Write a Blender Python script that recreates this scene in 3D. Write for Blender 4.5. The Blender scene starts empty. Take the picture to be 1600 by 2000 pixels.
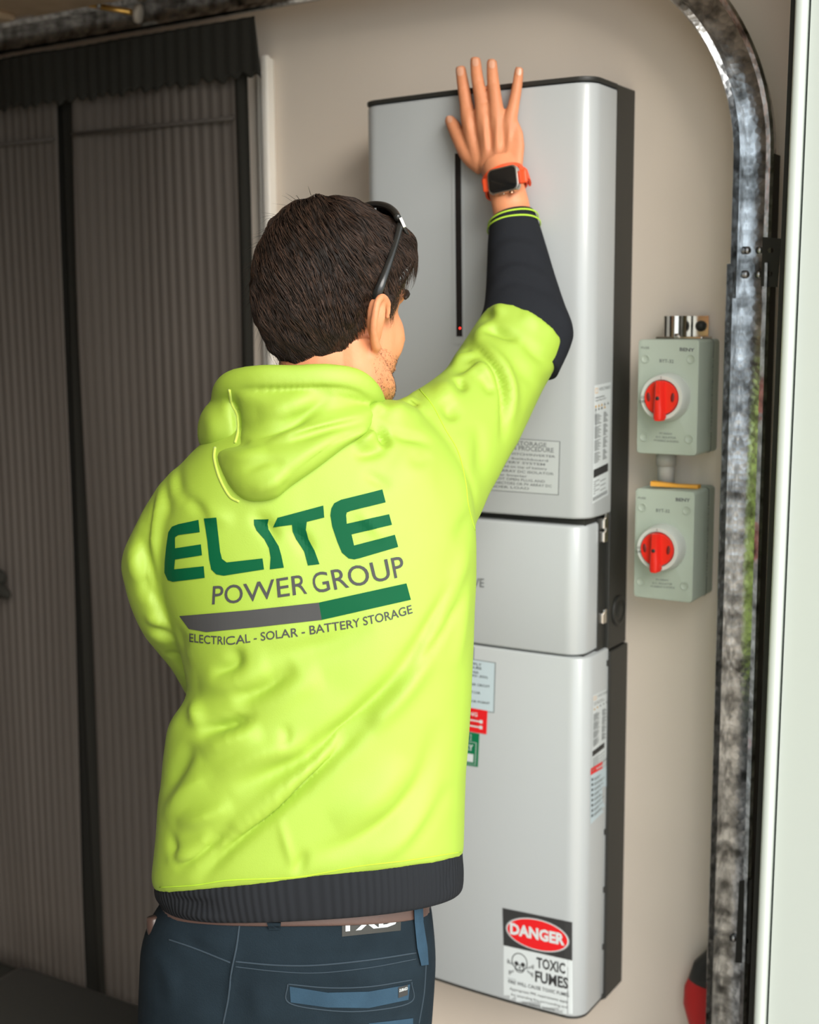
import bpy, bmesh, math, random
import numpy as np
from mathutils import Vector, Matrix, noise
from mathutils.bvhtree import BVHTree
random.seed(7); rng = np.random.default_rng(7)
scene = bpy.context.scene
col = scene.collection
PI = math.pi

# ------------------------------------------------------------------ camera
YAW, PITCH, ROLL, FPX = math.radians(32.36), math.radians(8.35), math.radians(-0.42), 2513.0
CAM = np.array([0.0, -2.0, 1.60])
_cy, _sy, _cp, _sp = math.cos(YAW), math.sin(YAW), math.cos(PITCH), math.sin(PITCH)
CF = np.array([-_sy*_cp, _cy*_cp, -_sp]); _r = np.array([_cy, _sy, 0.0]); _u = np.cross(_r, CF)
CR = math.cos(ROLL)*_r + math.sin(ROLL)*_u; CU = -math.sin(ROLL)*_r + math.cos(ROLL)*_u
cam_data = bpy.data.cameras.new('camera')
cam_data.sensor_fit = 'VERTICAL'; cam_data.sensor_height = 36.0; cam_data.lens = 36.0*FPX/2000.0
cam_data.dof.use_dof = True; cam_data.dof.focus_distance = 1.57; cam_data.dof.aperture_fstop = 4.0
cam_data.clip_start = 0.05
cam = bpy.data.objects.new('camera', cam_data); col.objects.link(cam)
m = Matrix.Identity(4)
for i in range(3):
    m[i][0], m[i][1], m[i][2], m[i][3] = CR[i], CU[i], -CF[i], CAM[i]
cam.matrix_world = m
scene.camera = cam

# ------------------------------------------------------------------ light
scene.view_settings.view_transform = 'Standard'; scene.view_settings.look = 'None'
scene.view_settings.gamma = 1.0; scene.view_settings.use_curve_mapping = False
scene.view_settings.exposure = 0.36
world = bpy.data.worlds.new('overcast_sky'); scene.world = world; world.use_nodes = True
bg = world.node_tree.nodes['Background']
bg.inputs[0].default_value = (0.84, 0.94, 1.0, 1); bg.inputs[1].default_value = 1.75
def lamp(name, kind, loc, energy, color, size=1.0, rot=None, size_y=None):
    d = bpy.data.lights.new(name, kind); d.energy = energy; d.color = color
    if kind == 'AREA':
        d.size = size
        if size_y: d.shape = 'RECTANGLE'; d.size_y = size_y
    elif kind == 'POINT': d.shadow_soft_size = size
    o = bpy.data.objects.new(name, d); col.objects.link(o); o.location = loc
    if rot: o.rotation_euler = rot
    return o

sun = lamp('hazy_sun', 'SUN', (4, -4, 6), 3.0, (1.0, 0.94, 0.86))
sun.data.angle = math.radians(38)
_az, _el = math.radians(36), math.radians(30)      # from +x towards -y, above the horizon
_d = Vector((-math.cos(_az)*math.cos(_el), math.sin(_az)*math.cos(_el), -math.sin(_el)))
sun.rotation_euler = _d.to_track_quat('-Z', 'Y').to_euler()

# ------------------------------------------------------------------ pixel <-> place helpers
def ray(x, y): return CF + ((x-800)*CR - (y-1000)*CU)/FPX
def P(x, y, t): return CAM + ray(x, y)*t
def onY(x, y, Y):
    d = ray(x, y); return CAM + d*((Y-CAM[1])/d[1])
def proj(v):
    v = np.asarray(v) - CAM; z = v@CF
    return 800 + FPX*(v@CR)/z, 1000 - FPX*(v@CU)/z, z

# ------------------------------------------------------------------ materials
MATS = {}
def mat(name, base, rough=0.6, metal=0.0, spec=0.5, bump=0.0, bscale=60.0, var=0.0, vscale=6.0, sheen=0.0, sss=0.0, coat=0.0,
        emit=None, emit_s=0.0, stretch=None, alpha=1.0, trans=0.0):
    if name in MATS: return MATS[name]
    M = bpy.data.materials.new(name); M.use_nodes = True
    nt = M.node_tree; b = nt.nodes['Principled BSDF']
    b.inputs['Base Color'].default_value = (*base, 1); b.inputs['Roughness'].default_value = rough
    b.inputs['Metallic'].default_value = metal; b.inputs['Specular IOR Level'].default_value = spec
    if sheen: b.inputs['Sheen Weight'].default_value = sheen; b.inputs['Sheen Roughness'].default_value = 0.5
    if sss:
        b.inputs['Subsurface Weight'].default_value = sss; b.inputs['Subsurface Radius'].default_value = (0.012, 0.005, 0.003)
    if coat: b.inputs['Coat Weight'].default_value = coat; b.inputs['Coat Roughness'].default_value = 0.15
    if trans: b.inputs['Transmission Weight'].default_value = trans
    if emit: b.inputs['Emission Color'].default_value = (*emit, 1); b.inputs['Emission Strength'].default_value = emit_s
    tc = nt.nodes.new('ShaderNodeTexCoord'); vec = tc.outputs['Object']
    if stretch:
        mp = nt.nodes.new('ShaderNodeMapping'); mp.inputs['Scale'].default_value = stretch
        nt.links.new(vec, mp.inputs[0]); vec = mp.outputs[0]
    if var:
        n = nt.nodes.new('ShaderNodeTexNoise'); n.inputs['Scale'].default_value = vscale; n.inputs['Detail'].default_value = 5
        nt.links.new(vec, n.inputs['Vector'])
        rp = nt.nodes.new('ShaderNodeMapRange'); rp.inputs[1].default_value = 0.25; rp.inputs[2].default_value = 0.75
        rp.inputs[3].default_value = 1-var; rp.inputs[4].default_value = 1+var
        nt.links.new(n.outputs['Fac'], rp.inputs[0])
        mx = nt.nodes.new('ShaderNodeVectorMath'); mx.operation = 'SCALE'; mx.inputs[0].default_value = base
        nt.links.new(rp.outputs[0], mx.inputs['Scale']); nt.links.new(mx.outputs[0], b.inputs['Base Color'])
    if bump:
        n2 = nt.nodes.new('ShaderNodeTexNoise'); n2.inputs['Scale'].default_value = bscale; n2.inputs['Detail'].default_value = 3
        nt.links.new(vec, n2.inputs['Vector'])
        bp = nt.nodes.new('ShaderNodeBump'); bp.inputs['Strength'].default_value = bump; bp.inputs['Distance'].default_value = 0.002
        nt.links.new(n2.outputs['Fac'], bp.inputs['Height']); nt.links.new(bp.outputs[0], b.inputs['Normal'])
    MATS[name] = M
    return M

M_wall = mat('painted_wall', (0.77, 0.67, 0.565), 0.75, bump=0.15, bscale=90, var=0.05, vscale=3)
M_floor = mat('concrete_floor', (0.30, 0.28, 0.26), 0.8, bump=0.3, bscale=40, var=0.15, vscale=4)
M_ceil = mat('ceiling_board', (0.45, 0.36, 0.28), 0.9, var=0.05)
M_drive = mat('driveway_concrete', (0.60, 0.49, 0.37), 0.9, bump=0.3, bscale=30, var=0.1)
M_white = mat('white_cover', (0.465, 0.49, 0.495), 0.32, spec=0.5, coat=0.25, bump=0.015, bscale=400, stretch=(0.05, 1, 6))
M_black = mat('black_plastic', (0.024, 0.024, 0.021), 0.5, bump=0.05, bscale=300)
M_blackmetal = mat('dark_and_shaded_steel', (0.027, 0.027, 0.023), 0.55, spec=0.3)  # dark steel; on jamb angle and track the colour stands for shade
M_jamb = mat('white_jamb_paint', (0.47, 0.51, 0.475), 0.5, bump=0.03, bscale=80, stretch=(1, 1, .1))
M_hoodie = mat('hi_vis_fleece', (0.312, 0.462, 0.030), 0.66, spec=1.0, bump=0.10, bscale=700)
M_piping = mat('pale_piping', (0.5, 0.62, 0.08), 0.7, sheen=0.3)
M_navy = mat('navy_rib_knit', (0.022, 0.026, 0.034), 0.9, spec=0.15, sheen=0.12, bump=0.3, bscale=500)
M_denim = mat('navy_work_cotton', (0.012, 0.020, 0.027), 0.9, spec=0.1, bump=0.3, bscale=600, var=0.25, vscale=14)
M_denim2 = mat('blue_pocket_lining', (0.026, 0.058, 0.092), 0.85, spec=0.2, var=0.15, vscale=30, bump=0.2, bscale=600)
M_seam = mat('seam_thread', (0.024, 0.040, 0.055), 0.9)
M_green = mat('green_print', (0.0, 0.082, 0.030), 0.65, spec=0.15)
M_grey = mat('grey_print', (0.062, 0.062, 0.062), 0.65, spec=0.15)
M_hair = mat('dark_brown_hair', (0.017, 0.0105, 0.0075), 0.5, spec=0.25)
M_hair2 = mat('brown_hair_strand', (0.058, 0.032, 0.021), 0.45, spec=0.25)
M_ink = mat('black_ink', (0.03, 0.03, 0.03), 0.6)
M_inkgrey = mat('grey_ink', (0.16, 0.17, 0.17), 0.6)
M_paper = mat('white_label', (0.62, 0.66, 0.66), 0.5)
M_silver_paper = mat('silver_label', (0.47, 0.50, 0.49), 0.45)
M_red = mat('red_label', (0.72, 0.012, 0.015), 0.45)
M_greenlab = mat('green_label', (0.0, 0.16, 0.06), 0.45)
M_yellowlab = mat('amber_ink', (0.55, 0.30, 0.03), 0.5)
M_galv = None

# ------------------------------------------------------------------ object helpers
def setp(o, label=None, cat=None, group=None, kind=None):
    if label: o['label'] = label
    if cat: o['category'] = cat
    if group: o['group'] = group
    if kind: o['kind'] = kind
    return o
def empty(name, loc, label, cat, group=None, kind=None):
    o = bpy.data.objects.new(name, None); o.location = [float(c) for c in loc]; o.empty_display_size = 0.05; col.objects.link(o)
    return setp(o, label, cat, group, kind)
def chain_offset(p):
    M = Matrix.Identity(4)
    while p is not None:
        M = Matrix.Translation(-p.location) @ M if p.parent is None else M
        p = p.parent
    return M
def attach(o, parent):
    if parent is None: return o
    o.parent = parent
    if parent.parent is None and (parent.type == 'EMPTY'):
        o.matrix_parent_inverse = Matrix.Translation(-parent.location)
    return o
def obj(name, data, mats, parent=None, smooth=True):
    """data = (verts, faces[, mat_idx]) in place coordinates"""
    V, Fc = data[0], data[1]
    me = bpy.data.meshes.new(name)
    me.from_pydata([tuple(map(float, v)) for v in V], [], [tuple(int(i) for i in f) for f in Fc])
    if not isinstance(mats, (list, tuple)): mats = [mats]
    for mm in mats: me.materials.append(mm)
    if len(data) > 2 and data[2] is not None: me.polygons.foreach_set('material_index', list(data[2]))
    if smooth: me.polygons.foreach_set('use_smooth', [True]*len(me.polygons))
    me.update()
    o = bpy.data.objects.new(name, me); col.objects.link(o)
    return attach(o, parent)
def fix_normals(o, sharp=None):
    bm = bmesh.new(); bm.from_mesh(o.data); bmesh.ops.recalc_face_normals(bm, faces=bm.faces); bm.to_mesh(o.data); bm.free()
    if sharp: o.data.set_sharp_from_angle(angle=math.radians(sharp))
    return o
def join(*parts):
    V, Fc, I = [], [], []
    for p in parts:
        n = len(V); V += [tuple(v) for v in p[0]]; Fc += [tuple(i+n for i in f) for f in p[1]]
        I += list(p[2]) if len(p) > 2 and p[2] is not None else [0]*len(p[1])
    return V, Fc, I
def withmat(d, i): return d[0], d[1], [i]*len(d[1])
def box(x0, x1, y0, y1, z0, z1, bev=0.0, seg=2):
    bm = bmesh.new(); bmesh.ops.create_cube(bm, size=1)
    for v in bm.verts:
        v.co = Vector(((x0+x1)/2+v.co.x*(x1-x0), (y0+y1)/2+v.co.y*(y1-y0), (z0+z1)/2+v.co.z*(z1-z0)))
    if bev: bmesh.ops.bevel(bm, geom=bm.edges[:], offset=bev, segments=seg, profile=0.5, affect='EDGES')
    bm.verts.index_update(); r = ([tuple(v.co) for v in bm.verts], [tuple(v.index for v in f.verts) for f in bm.faces]); bm.free()
    return r
def xform(d, M):
    return ([tuple(M @ Vector(v)) for v in d[0]],) + tuple(d[1:])
def frame(c, ax, ay, az):
    M = Matrix.Identity(4)
    for i in range(3): M[i][0], M[i][1], M[i][2], M[i][3] = ax[i], ay[i], az[i], c[i]
    return M
def nrm(v): v = np.asarray(v, float); return v/np.linalg.norm(v)
def smoothpath(pts, n, closed=False):
    pts = np.asarray(pts, float); k = len(pts)
    if closed: pts2 = np.vstack([pts[-1], pts, pts[0], pts[1]]); segs = k
    else: pts2 = np.vstack([2*pts[0]-pts[1], pts, 2*pts[-1]-pts[-2]]); segs = k-1
    out = []
    ts = np.linspace(0, segs, n, endpoint=not closed)
    for tt in ts:
        i = min(int(tt), segs-1); s = tt-i
        a, b, c, d = pts2[i], pts2[i+1], pts2[i+2], pts2[i+3]
        out.append(0.5*((2*b)+(-a+c)*s+(2*a-5*b+4*c-d)*s*s+(-a+3*b-3*c+d)*s**3))
    return np.array(out)
def stitch(rings, caps=True):
    n = len(rings[0]); V = [p for r in rings for p in r]; Fc = []
    for i in range(len(rings)-1):
        for j in range(n):
            k = (j+1) % n; Fc.append((i*n+j, i*n+k, (i+1)*n+k, (i+1)*n+j))
    if caps:
        Fc.append(tuple(range(n))[::-1]); Fc.append(tuple((len(rings)-1)*n+j for j in range(n)))
    return V, Fc
def sup(c, e): return math.copysign(abs(c)**(2.0/e), c)
def ring_px(p1, p2, t, hd, bulge=(0, 0), e=2.3, n=48, hdf=None):
    """closed ring: p1 = left/upper edge, p2 = right/lower edge (pixels), t depth, hd half thickness towards the camera (m)"""
    out = []
    for j in range(n):
        a = 2*PI*j/n; cx, s = sup(math.cos(a), e), sup(math.sin(a), e)
        u = 0.5 - 0.5*cx
        x = p1[0]*(1-u)+p2[0]*u + bulge[0]*s; y = p1[1]*(1-u)+p2[1]*u + bulge[1]*s
        h = hd if s > 0 else (hdf or hd)
        tt = t - h*s
        out.append(P(x, y, tt))
    return out
def loft_px(specs, sub=6, e=2.3, n=48, caps=True):
    """specs rows: x1,y1,x2,y2,t,hd,bx,by  -> smooth interpolated rings"""
    S = np.array([list(s)+[0]*(8-len(s)) for s in specs], float)
    S = smoothpath(S, (len(S)-1)*sub+1)
    return stitch([ring_px((s[0], s[1]), (s[2], s[3]), s[4], s[5], (s[6], s[7]), e, n) for s in S], caps)
def tube(pts, radii, n=12, sub=0, flat=None, caps=True):
    """round tube through place points; flat=(axis, factor) squashes along an axis"""
    pts = np.asarray(pts, float); radii = np.asarray(radii, float)
    if radii.ndim == 0: radii = np.full(len(pts), float(radii))
    if sub:
        q = smoothpath(np.hstack([pts, radii[:, None]]), (len(pts)-1)*sub+1); pts, radii = q[:, :3], np.maximum(q[:, 3], 1e-5)
    rings = []; prev = None
    for i in range(len(pts)):
        tg = nrm(pts[min(i+1, len(pts)-1)]-pts[max(i-1, 0)])
        if prev is None:
            a = np.cross(tg, [0, 0, 1.0])
            if np.linalg.norm(a) < 0.1: a = np.cross(tg, [1.0, 0, 0])
        else: a = prev - tg*(prev@tg)
        a = nrm(a); b = np.cross(tg, a); prev = a
        R = []
        for j in range(n):
            w = 2*PI*j/n; o = (a*math.cos(w)+b*math.sin(w))*radii[i]
            if flat is not None: ax = np.asarray(flat[0]); o = o - ax*(o@ax)*(1-flat[1])
            R.append(pts[i]+o)
        rings.append(R)
    return stitch(rings, caps)
def sweep_cyl(c, axis, profile, n=40, up=(0, 0, 1)):
    """lathe: profile [(r, h)] along axis from c"""
    axis = nrm(axis); a = nrm(np.cross(up, axis)); b = np.cross(axis, a)
    rings = [[np.asarray(c)+axis*h+(a*math.cos(2*PI*j/n)+b*math.sin(2*PI*j/n))*max(r, 1e-5) for j in range(n)] for r, h in profile]
    return stitch(rings)
def ellipsoid(c, A, B, Cc, nu=36, nv=20):
    c, A, B, Cc = map(np.asarray, (c, A, B, Cc)); rings = []
    for i in range(1, nv):
        el = -PI/2+PI*i/nv
        rings.append([c+Cc*math.sin(el)+(A*math.cos(2*PI*j/nu)+B*math.sin(2*PI*j/nu))*math.cos(el) for j in range(nu)])
    return stitch(rings)
def remesh(parts, voxel, it=4, fac=0.5):
    V, Fc, _ = join(*parts)
    me = bpy.data.meshes.new('tmp'); me.from_pydata([tuple(map(float, v)) for v in V], [], Fc); me.update()
    bm = bmesh.new(); bm.from_mesh(me); bmesh.ops.recalc_face_normals(bm, faces=bm.faces); bm.to_mesh(me); bm.free()
    o = bpy.data.objects.new('tmp', me); col.objects.link(o)
    r = o.modifiers.new('r', 'REMESH'); r.mode = 'VOXEL'; r.voxel_size = voxel
    if it: s = o.modifiers.new('s', 'SMOOTH'); s.iterations = it; s.factor = fac
    dg = bpy.context.evaluated_depsgraph_get(); dg.update()
    out = bpy.data.meshes.new_from_object(o.evaluated_get(dg))
    bpy.data.objects.remove(o); bpy.data.meshes.remove(me)
    return out
def mesh_obj(name, me, mats, parent=None):
    me.name = name; me.materials.clear()
    for mm in (mats if isinstance(mats, (list, tuple)) else [mats]): me.materials.append(mm)
    me.polygons.foreach_set('use_smooth', [True]*len(me.polygons)); me.update()
    o = bpy.data.objects.new(name, me); col.objects.link(o); return attach(o, parent)
def get_vn(me):
    n = len(me.vertices); v = np.empty(n*3); me.vertices.foreach_get('co', v); q = np.empty(n*3, np.float32)
    me.vertex_normals.foreach_get('vector', q); return v.reshape(-1, 3), q.reshape(-1, 3).astype(float)
def set_v(me, V): me.vertices.foreach_set('co', np.asarray(V, float).ravel()); me.update()
def proj_all(V):
    d = V-CAM; z = d@CF; return 800+FPX*(d@CR)/z, 1000-FPX*(d@CU)/z
def sculpt(me, strokes, back=False):
    """press folds into a garment: stroke = (points px, width px, height m[, kind]) ; kind 'v' ridge/valley, 's' overlap step"""
    for st in strokes:
        pts, w, amp = st[0], st[1], st[2]; kind = st[3] if len(st) > 3 else 'v'
        V, N = get_vn(me); x, y = proj_all(V)
        facing = -(N@CF)
        sel = np.where((facing > 0.0) & (x > min(p[0] for p in pts)-3*w) & (x < max(p[0] for p in pts)+3*w)
                       & (y > min(p[1] for p in pts)-3*w) & (y < max(p[1] for p in pts)+3*w))[0]
        if not len(sel): continue
        q = smoothpath(pts, max(12, 6*len(pts))) if len(pts) > 2 else np.linspace(pts[0], pts[1], 14)
        L = np.concatenate([[0], np.cumsum(np.linalg.norm(np.diff(q, axis=0), axis=1))]); tot = L[-1]
        X = np.stack([x[sel], y[sel]], 1); best = np.full(len(sel), 1e9); ss = np.zeros(len(sel)); sg = np.zeros(len(sel))
        for i in range(len(q)-1):
            a, b = q[i], q[i+1]; ab = b-a; l2 = ab@ab+1e-9
            tt = np.clip(((X-a)@ab)/l2, 0, 1); dd = X-(a+tt[:, None]*ab); d = np.linalg.norm(dd, axis=1)
            up = d < best; best[up] = d[up]; ss[up] = ((L[i]+tt*math.sqrt(l2))/tot)[up]
            sg[up] = np.sign(ab[0]*dd[:, 1]-ab[1]*dd[:, 0])[up]
        tap = np.clip(np.sin(PI*np.clip(ss, 0, 1)), 0, 1)**0.9
        g = np.exp(-(best/w)**2); amp = amp*min(1.0, max(0.2, tot/(5.5*w)))
        if kind == 's': g = sg*(best/w)*np.exp(0.5-(best/w)**2/2)
        if kind == 'c': g = g - 0.45*np.exp(-((best-1.6*w)/(0.8*w))**2)
        V[sel] += N[sel]*(amp*g*tap*np.clip(facing[sel]*1.8, 0, 1))[:, None]
        set_v(me, V)
def relax(me, it=2, fac=0.5):
    bm = bmesh.new(); bm.from_mesh(me)
    for _ in range(it): bmesh.ops.smooth_vert(bm, verts=bm.verts[:], factor=fac, use_axis_x=True, use_axis_y=True, use_axis_z=True)
    bm.to_mesh(me); bm.free(); me.update()
def bvh_of(*objs):
    V, Fc = [], []
    for o in objs:
        n = len(V); inv = Matrix.Identity(4)
        V += [tuple(v.co) for v in o.data.vertices]; Fc += [tuple(i+n for i in p.vertices) for p in o.data.polygons]
    return BVHTree.FromPolygons(V, Fc)
CAMV = Vector(CAM)
def cast(bvh, x, y):
    d = Vector(ray(x, y)).normalized(); h = bvh.ray_cast(CAMV, d)
    if h[0] is None: return None
    n = h[1] if h[1].dot(d) < 0 else -h[1]
    return np.array(h[0]), np.array(n)

# ------------------------------------------------------------------ flat print, laid on a surface
def fill2d(loops):
    cu = bpy.data.curves.new('tmp', 'CURVE'); cu.dimensions = '2D'; cu.fill_mode = 'BOTH'
    for lp in loops:
        s = cu.splines.new('POLY'); s.points.add(len(lp)-1); s.use_cyclic_u = True
        for p, q in zip(s.points, lp): p.co = (q[0], q[1], 0, 1)
    o = bpy.data.objects.new('tmp', cu); col.objects.link(o)
    me = o.to_mesh(); V = [(v.co.x, v.co.y) for v in me.vertices]; Fc = [tuple(p.vertices) for p in me.polygons]
    o.to_mesh_clear(); bpy.data.objects.remove(o); bpy.data.curves.remove(cu)
    return V, Fc
def text2d(s, bold=0.0, spacing=1.0, align='LEFT', res=3):
    cu = bpy.data.curves.new('tmp', 'FONT'); cu.body = s; cu.size = 1.0; cu.offset = bold; cu.space_character = spacing
    cu.resolution_u = res; cu.align_x = align; cu.fill_mode = 'FRONT'
    o = bpy.data.objects.new('tmp', cu); col.objects.link(o)
    me = o.to_mesh(); V = np.array([(v.co.x, v.co.y) for v in me.vertices]); Fc = [tuple(p.vertices) for p in me.polygons]
    o.to_mesh_clear(); bpy.data.objects.remove(o); bpy.data.curves.remove(cu)
    return V, Fc
def unit(V, cap=0.70):
    """text -> u in 0..1 over its width, v 0 baseline .. 1 cap height"""
    V = np.asarray(V); x0, x1 = V[:, 0].min(), V[:, 0].max()
    return np.stack([(V[:, 0]-x0)/(x1-x0), V[:, 1]/cap], 1)
def cut(V, Fc, step):
    bm = bmesh.new(); vs = [bm.verts.new((v[0], v[1], 0)) for v in V]
    for f in Fc:
        try: bm.faces.new([vs[i] for i in f])
        except ValueError: pass
    bmesh.ops.remove_doubles(bm, verts=bm.verts[:], dist=1e-5)
    for ax in (0, 1):
        lo = min(v.co[ax] for v in bm.verts); hi = max(v.co[ax] for v in bm.verts)
        k = math.ceil(lo/step)*step
        while k < hi:
            no = [0, 0, 0]; no[ax] = 1; co = [0, 0, 0]; co[ax] = k
            bmesh.ops.bisect_plane(bm, geom=bm.verts[:]+bm.edges[:]+bm.faces[:], plane_co=co, plane_no=no, dist=1e-6); k += step
    bm.verts.index_update()
    r = ([(v.co.x, v.co.y) for v in bm.verts], [tuple(v.index for v in f.verts) for f in bm.faces]); bm.free(); return r
def lay(V, Fc, bvh, off=0.0006, step=None, mi=0):
    """V in photograph pixels -> flat print lying on the surface of bvh"""
    if step: V, Fc = cut(V, Fc, step)
    out, ok = [], []
    for x, y in V:
        h = cast(bvh, x, y)
        ok.append(h is not None); out.append(tuple(h[0]+h[1]*off) if h else (0, 0, 0))
    Fk = []
    for f in Fc:
        if not all(ok[i] for i in f): continue
        n = Vector((0, 0, 0)); a, b, c = [Vector(out[i]) for i in f[:3]]; n = (b-a).cross(c-a)
        Fk.append(f if n.dot(CAMV-a) > 0 else f[::-1])
    return out, Fk, [mi]*len(Fk)
def quadmap(UV, q):
    """q: bottom-left, bottom-right, top-right, top-left pixels"""
    q = np.asarray(q, float); UV = np.asarray(UV); u, v = UV[:, :1], UV[:, 1:]
    return q[0]*(1-u)*(1-v)+q[1]*u*(1-v)+q[2]*u*v+q[3]*(1-u)*v
def textq(s, q, bvh, off=0.0007, mi=0, bold=0.0, spacing=1.0, step=None, res=2):
    V, Fc = text2d(s, bold, spacing, res=res)
    return lay(quadmap(unit(V), q), Fc, bvh, off, step, mi)
def quad(q, bvh, off=0.0004, mi=0, step=12): return lay(*fill2d([q]), bvh, off, step, mi)
def subq(q, u0, u1, v0, v1):
    return quadmap([(u0, v0), (u1, v0), (u1, v1), (u0, v1)], q)

# ================================================================== SETTING
def galv(name, dark=1.0, rough=0.22):
    M = mat(name, (0.62*dark, 0.64*dark, 0.65*dark), rough, metal=1.0)
    nt = M.node_tree; b = nt.nodes['Principled BSDF']; tc = [n for n in nt.nodes if n.type == 'TEX_COORD'][0]
    vo = nt.nodes.new('ShaderNodeTexVoronoi'); vo.inputs['Scale'].default_value = 110
    nz = nt.nodes.new('ShaderNodeTexNoise'); nz.inputs['Scale'].default_value = 38; nz.inputs['Detail'].default_value = 6
    nt.links.new(tc.outputs['Object'], vo.inputs['Vector']); nt.links.new(tc.outputs['Object'], nz.inputs['Vector'])
    cr = nt.nodes.new('ShaderNodeValToRGB'); cr.color_ramp.elements[0].position = 0.30; cr.color_ramp.elements[1].position = 0.58
    cr.color_ramp.elements[0].color = (0.12*dark, 0.12*dark, 0.115*dark, 1); cr.color_ramp.elements[1].color = (0.74*dark, 0.76*dark, 0.78*dark, 1)
    nt.links.new(nz.outputs['Fac'], cr.inputs[0]); 
    mx = nt.nodes.new('ShaderNodeMix'); mx.data_type = 'RGBA'; mx.blend_type = 'MULTIPLY'; mx.inputs[0].default_value = 0.35
    nt.links.new(cr.outputs[0], mx.inputs[6]); bw = nt.nodes.new('ShaderNodeRGBToBW'); nt.links.new(vo.outputs['Color'], bw.inputs[0]); nt.links.new(bw.outputs[0], mx.inputs[7]); nt.links.new(mx.outputs[2], b.inputs['Base Color'])
    bp = nt.nodes.new('ShaderNodeBump'); bp.inputs['Strength'].default_value = 0.16; bp.inputs['Distance'].default_value = 0.002
    nt.links.new(vo.outputs['Distance'], bp.inputs['Height']); nt.links.new(bp.outputs[0], b.inputs['Normal'])
    return M
M_galv = galv('galvanised_steel'); M_galvdark = galv('galvanised_steel_aged', 0.7, 0.42)
XJ = -0.44
setp(obj('wall_back', box(-4.6, XJ+0.02, 0.0, 0.12, 0, 2.7), M_wall, smooth=False), 'pale painted plaster wall behind the battery cabinet', 'wall', kind='structure')
setp(obj('wall_left', box(-4.72, -4.6, -5.4, 0.12, 0, 2.7), M_wall, smooth=False), 'painted end wall deep inside the garage', 'wall', kind='structure')
setp(obj('wall_front', box(-4.72, XJ, -5.52, -5.4, 0, 2.7), M_wall, smooth=False), 'painted wall across the garage behind the viewer', 'wall', kind='structure')
setp(obj('floor', box(-4.72, XJ, -5.52, 0.12, -0.1, 0.0), M_floor, smooth=False), 'grey concrete garage floor', 'floor', kind='structure')
setp(obj('floor_driveway', box(XJ, 9, -12, 6, -0.12, -0.01), M_drive, smooth=False), 'concrete driveway outside the garage opening', 'driveway', kind='structure')
setp(obj('ceiling', box(-4.72, XJ, -5.52, 0.12, 2.6, 2.7), M_ceil, smooth=False), 'brown garage ceiling above the open door', 'ceiling', kind='structure')
setp(obj('wall_lintel', box(XJ-0.05, XJ+0.1, -5.52, 0.12, 2.55, 2.7), M_wall, smooth=False), 'lintel wall over the garage opening', 'wall', kind='structure')

def prism(bot, top, y0, y1, z0, z1):
    """leaning upright: bot/top = (x0, x1)"""
    V = [(bot[0], y0, z0), (bot[1], y0, z0), (bot[1], y1, z0), (bot[0], y1, z0), (top[0], y0, z1), (top[1], y0, z1), (top[1], y1, z1), (top[0], y1, z1)]
    return V, [(0, 1, 5, 4), (1, 2, 6, 5), (2, 3, 7, 6), (3, 0, 4, 7), (4, 5, 6, 7), (3, 2, 1, 0)]
def edge_x(pa, pb, Y, z):
    a, b = onY(*pa, Y), onY(*pb, Y); return a[0]+(b[0]-a[0])*(z-a[2])/(b[2]-a[2])
ZT, YJ = 2.55, -0.30
e0 = [edge_x((1556, 0), (1474, 2000), YJ, z) for z in (0, ZT)]
e1 = [edge_x((1583, 0), (1498, 2000), YJ, z) for z in (0, ZT)]
# rounded white weather strip and flat jamb board
rings = []
for z, a, b in ((0, e0[0], e1[0]), (ZT, e0[1], e1[1])):
    rr = []
    for j in range(13):
        w = PI*j/12; c = (a+b)/2-0.001; h = (b-a)/2-0.001
        rr.append((c-h*sup(math.cos(w), 3.2), YJ-0.012*sup(math.sin(w), 2.6)+0.0, z))
    rr += [(b-0.002, -0.2, z), (a+0.0, -0.2, z)]
    rings.append(rr)
o = setp(obj('trim_1', stitch(rings), M_jamb), 'rounded white weather strip along the door jamb', 'trim', kind='structure'); fix_normals(o, 50)
o = setp(obj('wall_right', prism((e1[0]+0.002, -0.18), (e1[1]+0.002, -0.18), YJ, 0.12, 0, 2.7), M_jamb, smooth=False), 'white painted jamb board at the edge of the opening', 'jamb', kind='structure'); fix_normals(o)

# door track -----------------------------------------------------------
def channel(path, wn, yw, yf, lip, th=0.0022):
    """C channel swept along (x,z,nx,nz): n points to the outer (right) flange; wn = half width"""
    prof = [(-wn-lip*0.15, yf+0.004), (-wn-lip*0.15-lip*0.5, yf+0.001), (-wn-lip*0.5, yf-0.003), (-wn, yf), (-wn, yw), (wn, yw), (wn, yf), (wn+lip*0.45, yf-0.003), (wn+lip*0.6, yf+0.002)]
    out = [(-wn-lip*0.3, yf+0.004)]
    P2 = np.array(prof); back = []
    # offset copy for thickness
    for i in range(len(P2)):
        a = P2[max(i-1, 0)]; b = P2[min(i+1, len(P2)-1)]; t = (b-a)/np.linalg.norm(b-a); back.append(P2[i]+np.array([-t[1], t[0]])*-th)
    loop = list(P2)+list(np.array(back)[::-1])
    rings = []
    for x, z, nx, nz in path: rings.append([(x+nx*q[0], q[1], z+nz*q[0]) for q in loop])
    return stitch(rings)
YF, YW, WN = -0.100, -0.058, 0.0215
xl = onY(1437, 510, YF)[0]; XT = xl+WN; ZC = 1.835; RI = 0.325; RM = RI+WN+0.009; XCc = XT-RM
track = empty('door_track', (XT, YF, 0.0), 'galvanised curved roller track of the garage door beside the white jamb', 'door track')
arc = []
zj = onY(1450, 515, YF)[2]
for z in np.linspace(zj-0.05, ZC, 6)[:-1]: arc.append((XT, z, 1, 0))
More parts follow.
